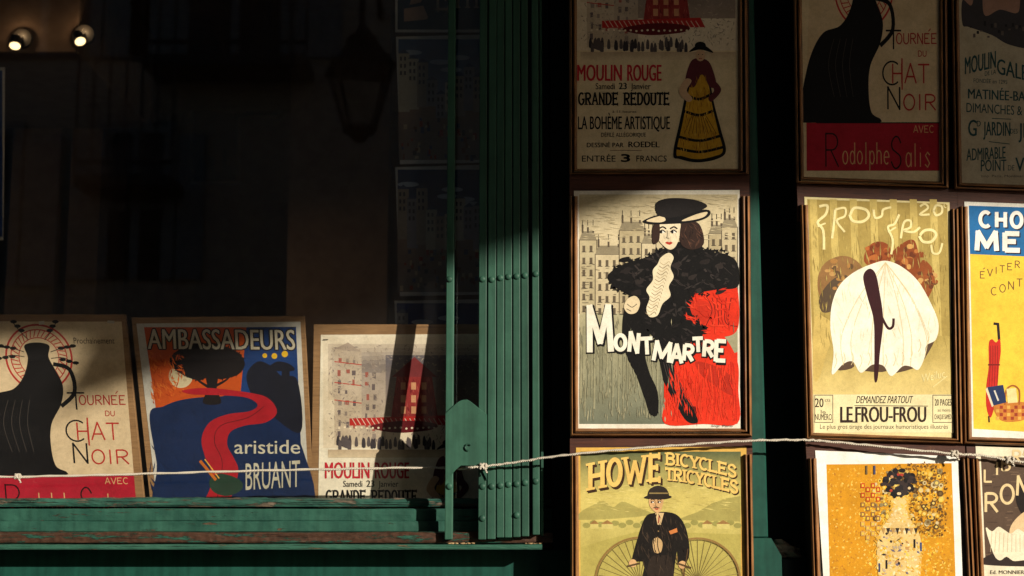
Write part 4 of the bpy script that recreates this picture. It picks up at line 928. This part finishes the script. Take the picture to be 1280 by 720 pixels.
A.text('DEMANDEZ PARTOUT', 1070, 504, 9, BK, 70, .02, shear=.18)
A.text('LE', 1050, 527.5, 19, BK, 16, .05 - .002); A.text('FROU-FROU', 1069, 527.5, 19, BK, 89, .045); A.line([(1050, 527.6), (1072, 527.6)], 1.6, BK); A.line([(1068, 507), (1160, 507.6)], .0 + .9, BK)
A.text('20 PAGES', 1168.5, 507, 8, BK, 21, .02); A.text('au moins', 1172, 514.5, 4, BK, 16); A.text('CHAQUE SAMEDI', 1168, 524, 6, BK, 22, .012)
A.text('Le plus gros tirage des journaux humoristiques illustrés', 1025, 536, 5.6, BK, 160)
A.build(t)

t = framed(PL2, 'framed gold mosaic print with a wide white paper border, bottom row left of the two',
           [(1010, 556), (1211, 562), (1228, 905), (1021, 900)], [(1020, 556), (1201.5, 562), (1217, 895), (1032, 890)],
           [(1007, 550), (1206, 556), (1208, 592), (1009, 586)], (573, 571), PL2.at(1118, 902))
A = Art(PL2)
A.sheet([(1019, 563), (1198, 570.5), (1209, 892), (1040, 892)], (250, 248, 240))
A.poly([(1033, 580.5), (1189.5, 579), (1200, 884), (1042, 884)], (216, 150, 28))
rr = random.Random(21)
full = [(1034, 582), (1188, 580), (1198, 882), (1043, 882)]
A.dabs(full, [(232, 172, 52), (242, 190, 76), (206, 140, 36), (250, 206, 104), (190, 126, 34), (226, 160, 40)], 2600, 3.4, 2.2, 0, 180, 3, False)
rob = [(1078, 640), (1090, 606), (1112, 590), (1150, 590), (1174, 600), (1180, 668), (1186, 730), (1188, 880), (1066, 880), (1080, 740)]
A.dabs(rob, [(238, 196, 60), (246, 210, 90), (222, 176, 52), (214, 180, 96)], 1500, 4, 2.6, 0, 180, 5)
A.dabs([(1110, 588), (1178, 584), (1182, 664), (1150, 668), (1118, 644)], [(126, 86, 28), (150, 104, 36), (98, 66, 26)], 900, 4, 3, 0, 180, 6)
for i in range(170):
    x, y = rr.uniform(1092, 1178), rr.uniform(588, 662)
    if x < 1108 and y < 600: continue
    r_ = rr.uniform(.8, 4.2); A.ell(x, y, r_, r_, rr.choice([(232, 178, 50), (206, 168, 84), (220, 200, 150), (190, 140, 40), (240, 200, 80), (90, 64, 34), (150, 132, 90)]), 10)
    if r_ > 2.5: A.ell(x, y, r_ * .5, r_ * .5, rr.choice([(240, 206, 110), (120, 92, 50)]), 8)
for j in range(6):
    for i in range(4):
        x, y = 1076 + i * 6.4, 604 + j * 12 + (i % 2) * 5; c_ = [(196, 70, 30), (150, 104, 60), (206, 160, 90), (190, 160, 106)][min(3, j // 2)]
        A.rect(x, y, x + 5, y + 6, c_); A.rect(x + 1.3, y + 1.5, x + 3.7, y + 4.5, (240, 196, 70))
# own drawing: a pale tall vase of dark blooms among the tesserae
vase = [(1115, 632), (1113, 622), (1125, 619), (1136, 622), (1134, 632), (1136, 646), (1148, 664), (1152, 690), (1148, 740), (1140, 800), (1138, 880), (1108, 880), (1106, 800), (1100, 740), (1096, 690), (1100, 664), (1112, 646)]
A.smooth(vase, (234, 200, 130)); A.dabs(vase, [(250, 232, 186), (222, 184, 110), (240, 200, 90), (244, 222, 170)], 700, 5, 2.4, 60, 90, 7); A.feather(vase, (228, 178, 70), 200, 5, 2.6, 3)
for k in range(60):
    a = rr.uniform(0, 6.28); q = rr.uniform(0, 1) ** .6; A.ell(1124 + 20 * q * math.cos(a), 604 + 17 * q * math.sin(a), rr.uniform(2.4, 5), rr.uniform(2, 4), rr.choice([(32, 27, 30), (40, 34, 36), (24, 20, 22), (58, 46, 44)]), 10)
for k in range(9):
    a = rr.uniform(0, 6.28); A.ell(1124 + 14 * math.cos(a), 605 + 12 * math.sin(a), 2, 1.8, rr.choice([(206, 150, 110), (176, 60, 44), (230, 200, 150)]), 8)
A.dabs([(1100, 668), (1150, 668), (1148, 740), (1140, 800), (1138, 880), (1108, 880), (1106, 800), (1099, 740)], [(214, 164, 70), (244, 218, 140), (200, 150, 90), (52, 44, 40), (196, 176, 150), (232, 184, 60), (120, 110, 130)], 420, 5, 3.4, 20, 60, 8)
for k in range(8): A.poly([(1102 + k * 5.8, 660), (1107 + k * 5.8, 660), (1104.5 + k * 5.8, 668)], (50, 42, 38) if k % 2 else (190, 150, 90))
for x, y, c_ in ((1098, 710, (60, 66, 100)), (1107, 706, (30, 26, 26)), (1150, 684, (70, 80, 120)), (1142, 680, (30, 26, 26)), (1092, 588, (70, 76, 110)), (1082, 588, (110, 90, 60))): A.rect(x, y - 6, x + 2.4, y + 5, c_)
A.build(t)

# --- column 3
t = framed(PL2, 'shaded framed bill with blue green lettering under a dusky skyline, upper right corner',
           [(1187, -105), (1405, -98), (1412, 244), (1193, 236)], [(1197, -105), (1395, -98), (1402, 236), (1202.5, 228.5)],
           [(1187, -122), (1406, -115), (1406, -82), (1187, -88)], (-76, -72), PL2.at(1300, 240))
A = Art(PL2)
A.sheet([(1197, -95), (1396, -90), (1402, 238), (1201, 231)], (196, 182, 156))
A.grad(1203, -86, 1392, 30, (150, 108, 100), (180, 140, 120))
A.smooth([(1203, 0), (1215, 6), (1220, -30), (1228, -30), (1230, 18), (1250, 12), (1272, 16), (1276, -4), (1284, 0), (1300, 20), (1392, 16), (1392, 62), (1300, 62), (1262, 56), (1240, 44), (1212, 34), (1203, 30)], (66, 62, 66))
for i in range(40):
    x, y = 1212 + i * 4.4, rr.uniform(26, 46); A.rect(x, y, x + 3, y + rr.uniform(2, 6), (104, 92, 88) if i % 2 else (44, 42, 48))
TE = (38, 78, 80); sl_ = lambda k, x0: (lambda x, y: (x, y + k * (x - x0)))
A.text('MOULIN', 1206, 93, 21, TE, 39, .02, sl_(-.22, 1206)); A.text('DE LA', 1231, 95, 5.5, TE, 14, .01, sl_(-.2, 1231)); A.text('GALETTE', 1246, 92, 19, TE, 66, .02, sl_(.24, 1246))
A.text('FONDÉE en 1295', 1217, 103, 5, TE, 42, 0, sl_(.05, 1217)); A.text('MATINÉE-BAL', 1210, 123, 12, TE, 78, .03, sl_(.05, 1210)); A.text('DIMANCHES & FÊTES', 1208, 140, 11.5, TE, 100, .01, sl_(.06, 1208))
A.line([(1240, 148), (1264, 149)], 1, TE); A.text('G', 1210, 170, 20, TE, 11, .02); A.text('D', 1221, 158, 7, TE, 5, .02); A.text('JARDIN', 1229, 169, 17, TE, 34, .02, sl_(.03, 1229)); A.text('DES', 1263, 167, 6, TE, 9, .01); A.text('JEUX', 1273, 172, 18, TE, 36, .02)
A.line([(1236, 177), (1262, 180)], 1, TE); A.text('ADMIRABLE', 1208, 201, 15, TE, 49, .015, sl_(-.06, 1208)); A.text('POINT', 1226, 214, 14, TE, 32, .015, sl_(-.02, 1226)); A.text('DE', 1260, 213, 6.5, TE, 8); A.text('VUE', 1269, 214, 17, TE, 34, .015)
A.text('Imp. Paris, Montmartre', 1227, 221.5, 3, (90, 84, 74), 60)
A.build(t)

t = framed(PL2, 'framed yellow poster with a blue banner of white capitals, red umbrella and basket',
           [(1200, 250), (1412, 257), (1420, 562), (1204.5, 555)], [(1209.5, 252), (1402, 259), (1410, 552), (1215, 546)],
           [(1196, 236.5), (1412, 244), (1413, 286), (1198, 280)], (258, 263), PL2.at(1312, 558))
A = Art(PL2)
A.sheet([(1205.5, 252), (1402, 259), (1409, 556), (1211, 549)], (244, 240, 228))
A.poly([(1211, 257), (1400, 263), (1402, 326), (1212.5, 317.5)], (34, 108, 168)); A.poly([(1212.5, 317.5), (1402, 326), (1408, 547), (1217, 536)], (244, 204, 66))
for dx, c_ in ((1.6, (40, 38, 60)), (0, (250, 246, 238))):
    A.word('CHOCOLAT', 1225 + dx, 283.5 + dx, 150, 19, 4.6, c_, .45, False, sl_(.02, 1225)); A.word('MENIER', 1220 + dx, 313 + dx, 160, 23, 6.2, c_, .35, False, sl_(.02, 1220))
BR = (120, 84, 50)
A.word('EVITER LES', 1225, 348, 84, 9, 1.1, BR, .5, slant=-.3); A.line([(1229, 336.5), (1231.5, 334.5)], 1, BR); A.word('CONTREFACONS', 1239, 369, 124, 10, 1.1, BR, .45, slant=-.34)
A.line([(1249, 425), (1247.5, 405), (1242, 404.5)], 3.2, (40, 30, 30))
A.smooth([(1236, 430), (1240, 424), (1245, 428), (1250, 424), (1251, 440), (1249, 456), (1247, 482), (1243, 508), (1238, 522), (1233, 508), (1233, 482), (1236, 458)], (204, 44, 32)); A.line([(1236, 520), (1236.5, 528)], 2, (60, 30, 28)); A.line([(1235, 456), (1250, 456)], 1.6, (110, 24, 22))
for k in range(4): A.curve([(1238 + k * 3, 432), (1238 + k * 3, 452), (1236 + k * 3.4, 490)], .8, (140, 28, 24))
A.smooth([(1242, 506), (1252, 503), (1268, 502), (1282, 503), (1290, 507), (1286, 520), (1276, 526), (1256, 527), (1246, 520)], (206, 128, 52))
for j in range(4):
    for i in range(9):
        if (i + j) % 2: A.rect(1245 + i * 4.6, 507 + j * 4.6, 1249 + i * 4.6, 511 + j * 4.6, (160, 62, 36) if i % 3 else (232, 178, 84))
A.curve([(1256, 506), (1258, 488), (1266, 482), (1274, 488), (1274, 506)], 2, (170, 96, 44))
A.poly([(1234, 484), (1254, 481), (1258, 503), (1242, 507)], (36, 52, 92)); A.poly([(1232, 487), (1234, 484), (1242, 507), (1240, 509)], (232, 220, 190)); A.poly([(1258, 486), (1270, 485), (1272, 503), (1260, 504)], (244, 226, 160)); A.line([(1243, 488), (1248, 501)], 2, (220, 214, 200))
A.build(t)

t = framed(PL2, 'framed brown and cream bill with slanting pale lettering in the lower right corner',
           [(1214, 562), (1420, 570), (1436, 912), (1228, 905)], [(1223.5, 562), (1410, 570), (1425, 902), (1238, 895)],
           [(1208, 557), (1421, 564), (1423, 600), (1210, 592)], (574, 576), PL2.at(1330, 908))
A = Art(PL2)
A.sheet([(1219.5, 557.5), (1412, 565), (1425, 898), (1232, 894)], (240, 228, 200))
A.poly([(1226, 570), (1404, 576), (1412, 708), (1232, 706)], (92, 72, 58))
for i in range(220):
    y = rr.uniform(573, 704); x = rr.uniform(1230, 1390); A.line([(x, y), (x + rr.uniform(4, 14), y + rr.uniform(-.5, .5))], .7, (128, 104, 82) if i % 2 else (66, 50, 42))
A.smooth([(1276, 640), (1270, 620), (1278, 604), (1300, 600), (1330, 610), (1330, 660), (1300, 670)], (34, 26, 24))
A.smooth([(1262, 662), (1280, 640), (1300, 640), (1320, 670), (1300, 690), (1270, 690)], (226, 194, 150))
fl = [(1232 + k * 8 , 660 + 4 * math.sin(k * 2.1) + k * .9) for k in range(13)] + [(1330 - k * 8, 702 + 3.5 * math.sin(k * 2.7) - abs(6 - k) * 1.2) for k in range(12)]
A.smooth([(1236, 694), (1262, 688), (1300, 690), (1330, 694), (1334, 707), (1232, 706)], (50, 38, 34)); A.smooth(fl, (242, 230, 200), 3)
for k in range(18): A.line([(1240 + k * 5, 664 + k * .6), (1238 + k * 5.3, 690)], .7, (198, 176, 140))
CL = (232, 206, 156)
A.word('LIBRAIRIE', 1230, 603, 104, 16, 2.6, CL, .3, slant=-.68); A.word('ROMANTIQUE', 1231, 640, 190, 24, 3.4, CL, .22, slant=-.52)
A.text('Ed. MONNIER et Cie', 1238, 717.5, 4.6, (70, 56, 44), 62)
A.build(t)

# ------------------------------------------------------------------ three bills on boards, leaning in the window
yt, ybt = .195, .262
pa, pb = P(280, 405, yt), P(280, 620, ybt)
nrm = Vector((1, 0, 0)).cross(pb - pa); nrm = nrm if nrm.y < 0 else -nrm
PLW = Plane((0, pa.y, pa.z), nrm)
def board(label, q, loc):
    t = thing('mounted_poster', label, 'mounted poster', loc, 'mounted posters standing behind the shop window')
    slab('board', PLW, q, -.013, -.0004, board_mat, t, .0008)
    return t
t = board('ochre poster with thin red lettering on a wooden board, leftmost in the shop window', [(-40, 393), (156.5, 393), (183, 652), (-40, 652)], PLW.at(60, 650))
A = Art(PLW, lambda x, y: (152 + (y - 402) * .082 + x, y), k=.9)
A.sheet([(-182, 401.5), (0, 402.5), (-1, 648), (-204, 648)], (222, 196, 158)); art_jug_W = art_jug; art_jug(A)
A.build(t)

t = board('orange, blue and red poster with cream capitals, between two pale posters in the window', [(164, 397), (380.5, 394.5), (394, 652), (190, 652)], PLW.at(285, 650))
A = Art(PLW, k=.8)
A.sheet([(170.5, 404.5), (375.5, 402), (387.5, 648), (198.5, 648)], (214, 208, 196))
A.poly([(180, 409), (310, 409), (318, 520), (196, 520)], (204, 84, 26)); A.poly([(308, 409), (370, 408.5), (380, 648), (206, 648), (196, 518), (300, 500)], (26, 60, 118))
A.poly([(189, 516), (300, 490), (374, 520), (381, 648), (206, 648)], (18, 38, 78))
A.smooth([(187, 518), (204, 508), (226, 500), (262, 496), (310, 498), (348, 520), (378, 560), (381, 646), (206, 647), (196, 580)], (20, 40, 80))
A.smooth([(308, 470), (322, 452), (340, 458), (352, 470), (372, 476), (376, 540), (340, 520), (318, 500)], (24, 26, 40))
A.rect(352, 462, 362, 478, (24, 26, 40)); A.smooth([(334, 462), (346, 452), (362, 455), (368, 463), (350, 464)], (24, 26, 40))
# own drawing: a dark tree before a pale moon, a red road winding down between blue fields
A.ell(226, 470, 15, 15, (218, 200, 160), 28); A.ell(222, 466, 3, 2.4, (196, 176, 138), 10); A.ell(231, 475, 2.4, 2, (196, 176, 138), 10)
A.smooth([(258, 470), (272, 470), (271, 486), (276, 504), (254, 504), (259, 486)], (26, 20, 22)); A.curve([(264, 486), (246, 474), (238, 462)], 4, (26, 20, 22), True); A.curve([(266, 484), (284, 474), (292, 462)], 4, (26, 20, 22), True)
A.smooth([(212, 452), (222, 438), (246, 430), (272, 430), (296, 440), (306, 454), (298, 468), (276, 474), (262, 470), (246, 475), (224, 466)], (26, 20, 22))
A.feather([(214, 452), (224, 438), (246, 431), (272, 431), (296, 441), (304, 454), (296, 467), (276, 473), (262, 470), (246, 474), (226, 465)], (26, 20, 22), 150, 3.4, 3.4, 4)
A.dabs([(190, 524), (262, 500), (350, 524), (376, 640), (208, 640)], [(22, 44, 86), (18, 36, 72)], 220, 18, 2, 70, 30, 5)
A.dabs([(182, 440), (232, 440), (232, 495), (190, 508)], [(226, 112, 40), (182, 66, 20)], 200, 9, 1.6, 60, 60, 6, False)
RD = (178, 28, 40)
A.smooth([(318, 492), (338, 500), (346, 516), (332, 528), (306, 532), (288, 540), (284, 556), (292, 572), (298, 588), (292, 612), (280, 640), (250, 640), (262, 612), (264, 590), (256, 570), (252, 548), (262, 528), (284, 518), (312, 514), (322, 506), (308, 497), (276, 494), (240, 493), (228, 488), (262, 485)], RD)
for pts in ([(330, 508), (310, 522), (276, 532), (268, 552), (278, 580), (270, 630)],): A.line(catmull(pts, 5, False), .9, (96, 18, 26))
A.smooth([(262, 600), (276, 592), (300, 600), (302, 612), (284, 620), (266, 614)], (42, 66, 52)); A.line([(250, 576), (270, 600)], 3.6, (206, 110, 36)); A.line([(256, 574), (274, 598)], 1.4, (240, 180, 80))
def amb(bold, c):
    xs = 184
    A.text('AMBASSADEURS', 184, 436, 24.5, c, 184.5, .022 + bold, lambda x, y: (x + (y - 420) * .05, y + (x - 184) * .006))
amb(.055, (30, 24, 28)); amb(.0, (212, 200, 176))
for x, y, r_ in ((331, 444.5, 3), (343, 445, 3.6), (356, 442.5, 4)): A.ell(x, y, r_, r_, (236, 186, 40))
A.text('aristide', 293, 567, 17, (214, 206, 184), 82, .012); A.text('BRUANT', 307, 612.5, 33, (206, 198, 176), 68, .0, lambda x, y: (x, y - (x - 307) * .06))
A.build(t)

t = board('pale grey street poster with red and black lettering, nearest the gate in the window', [(392, 405.5), (612, 405.5), (612, 652), (388, 652)], PLW.at(500, 650))
A = Art(PLW, k=.8)
A.k = .95; A.sheet([(401, 418.5), (608, 417.5), (608, 648), (397.5, 648)], (240, 228, 204))
s_art = art_street; 
A.T = lambda x, y: (x, y if y < 642 else 642 + (y - 642) * .08); art_street(A)
A.build(t)

mp = [o for o in C.objects if o.name.startswith('mounted_poster')]
def clip(par, px, py, w, h, mat, rot=0):
    bm = bmesh.new(); c = PLW.at(px, py, .0022); box(bm, -w / 2, w / 2, -.0008, .0008, -h / 2, h / 2, .0003)
    for v in bm.verts: v.co = c + Vector((v.co.x * math.cos(rot) - v.co.z * math.sin(rot), v.co.y, v.co.x * math.sin(rot) + v.co.z * math.cos(rot)))
    bobj('staple' if h < .003 else 'tape', bm, mat, par)
tape_mat = paint('yellowed tape', (.55, .5, .4, 1), (.45, .4, .3, 1), gloss=.3)
clip(mp[0], 52, 403.5, .014, .009, tape_mat, .1); clip(mp[0], 138.5, 402.5, .018, .007, tape_mat, -.06)
clip(mp[2], 407, 424.5, .013, .0018, iron, .05); clip(mp[1], 366, 409, .010, .0016, iron, -.1)
# ------------------------------------------------------------------ the rope strung across
def ropept(px, py, Y): return P(px, py, Y)
rp = [(-160, 600, .125), (0, 596.5, .125), (140, 593.5, .125), (300, 589, .125), (440, 586, .122), (545, 584.5, .115), (575, 586, .098), (586, 584.5, .05), (604, 583, .046), (640, 578.5, .036), (690, 571, .016), (760, 563.5, -.0), (850, 556.5, -.012), (935, 551, -.016), (1000, 550, -.012), (1030, 551.5, -.006), (1100, 558, -.006), (1193, 567.3, .004), (1212, 568.3, .008), (1232, 570, .018), (1290, 579, .026), (1420, 590, .036)]
pts = catmull([tuple(ropept(*q)) for q in rp], 16, False)
rr = random.Random(2)
pts = [Vector(p) + Vector((0, 0, .0006 * math.sin(i * .9) + .0004 * rr.uniform(-1, 1))) for i, p in enumerate(pts)]
bm = bmesh.new(); tube(bm, pts, .003, 8, lambda i: .0030 + .0005 * math.sin(i * 1.7) + .0002 * math.sin(i * 5.1))
o = bobj('rope', bm, rope_mat, smooth=True); tag(o, 'thin pale hemp rope strung across the window, gate and frames', 'rope')
def knot(px, py, Y, r=.0075):
    c = P(px, py, Y); bm = bmesh.new()
    q = [(c.x + r * 1.0 * math.sin(a * 2) , c.y + r * .6 * math.cos(a * 3), c.z + r * .75 * math.sin(a * 3 + .5)) for a in [i * 2 * math.pi / 40 for i in range(41)]]
    tube(bm, q, .0036, 7); tube(bm, [(c.x, c.y, c.z), (c.x + .010, c.y - .003, c.z - .016)], .0022, 6)
    k = bobj('knot', bm, rope_mat, o, smooth=True)
knot(604, 583, .045); knot(1193, 567, .004); knot(1262, 575, .022, .009); knot(22, 595.5, .125, .006)
# ------------------------------------------------------------------ end
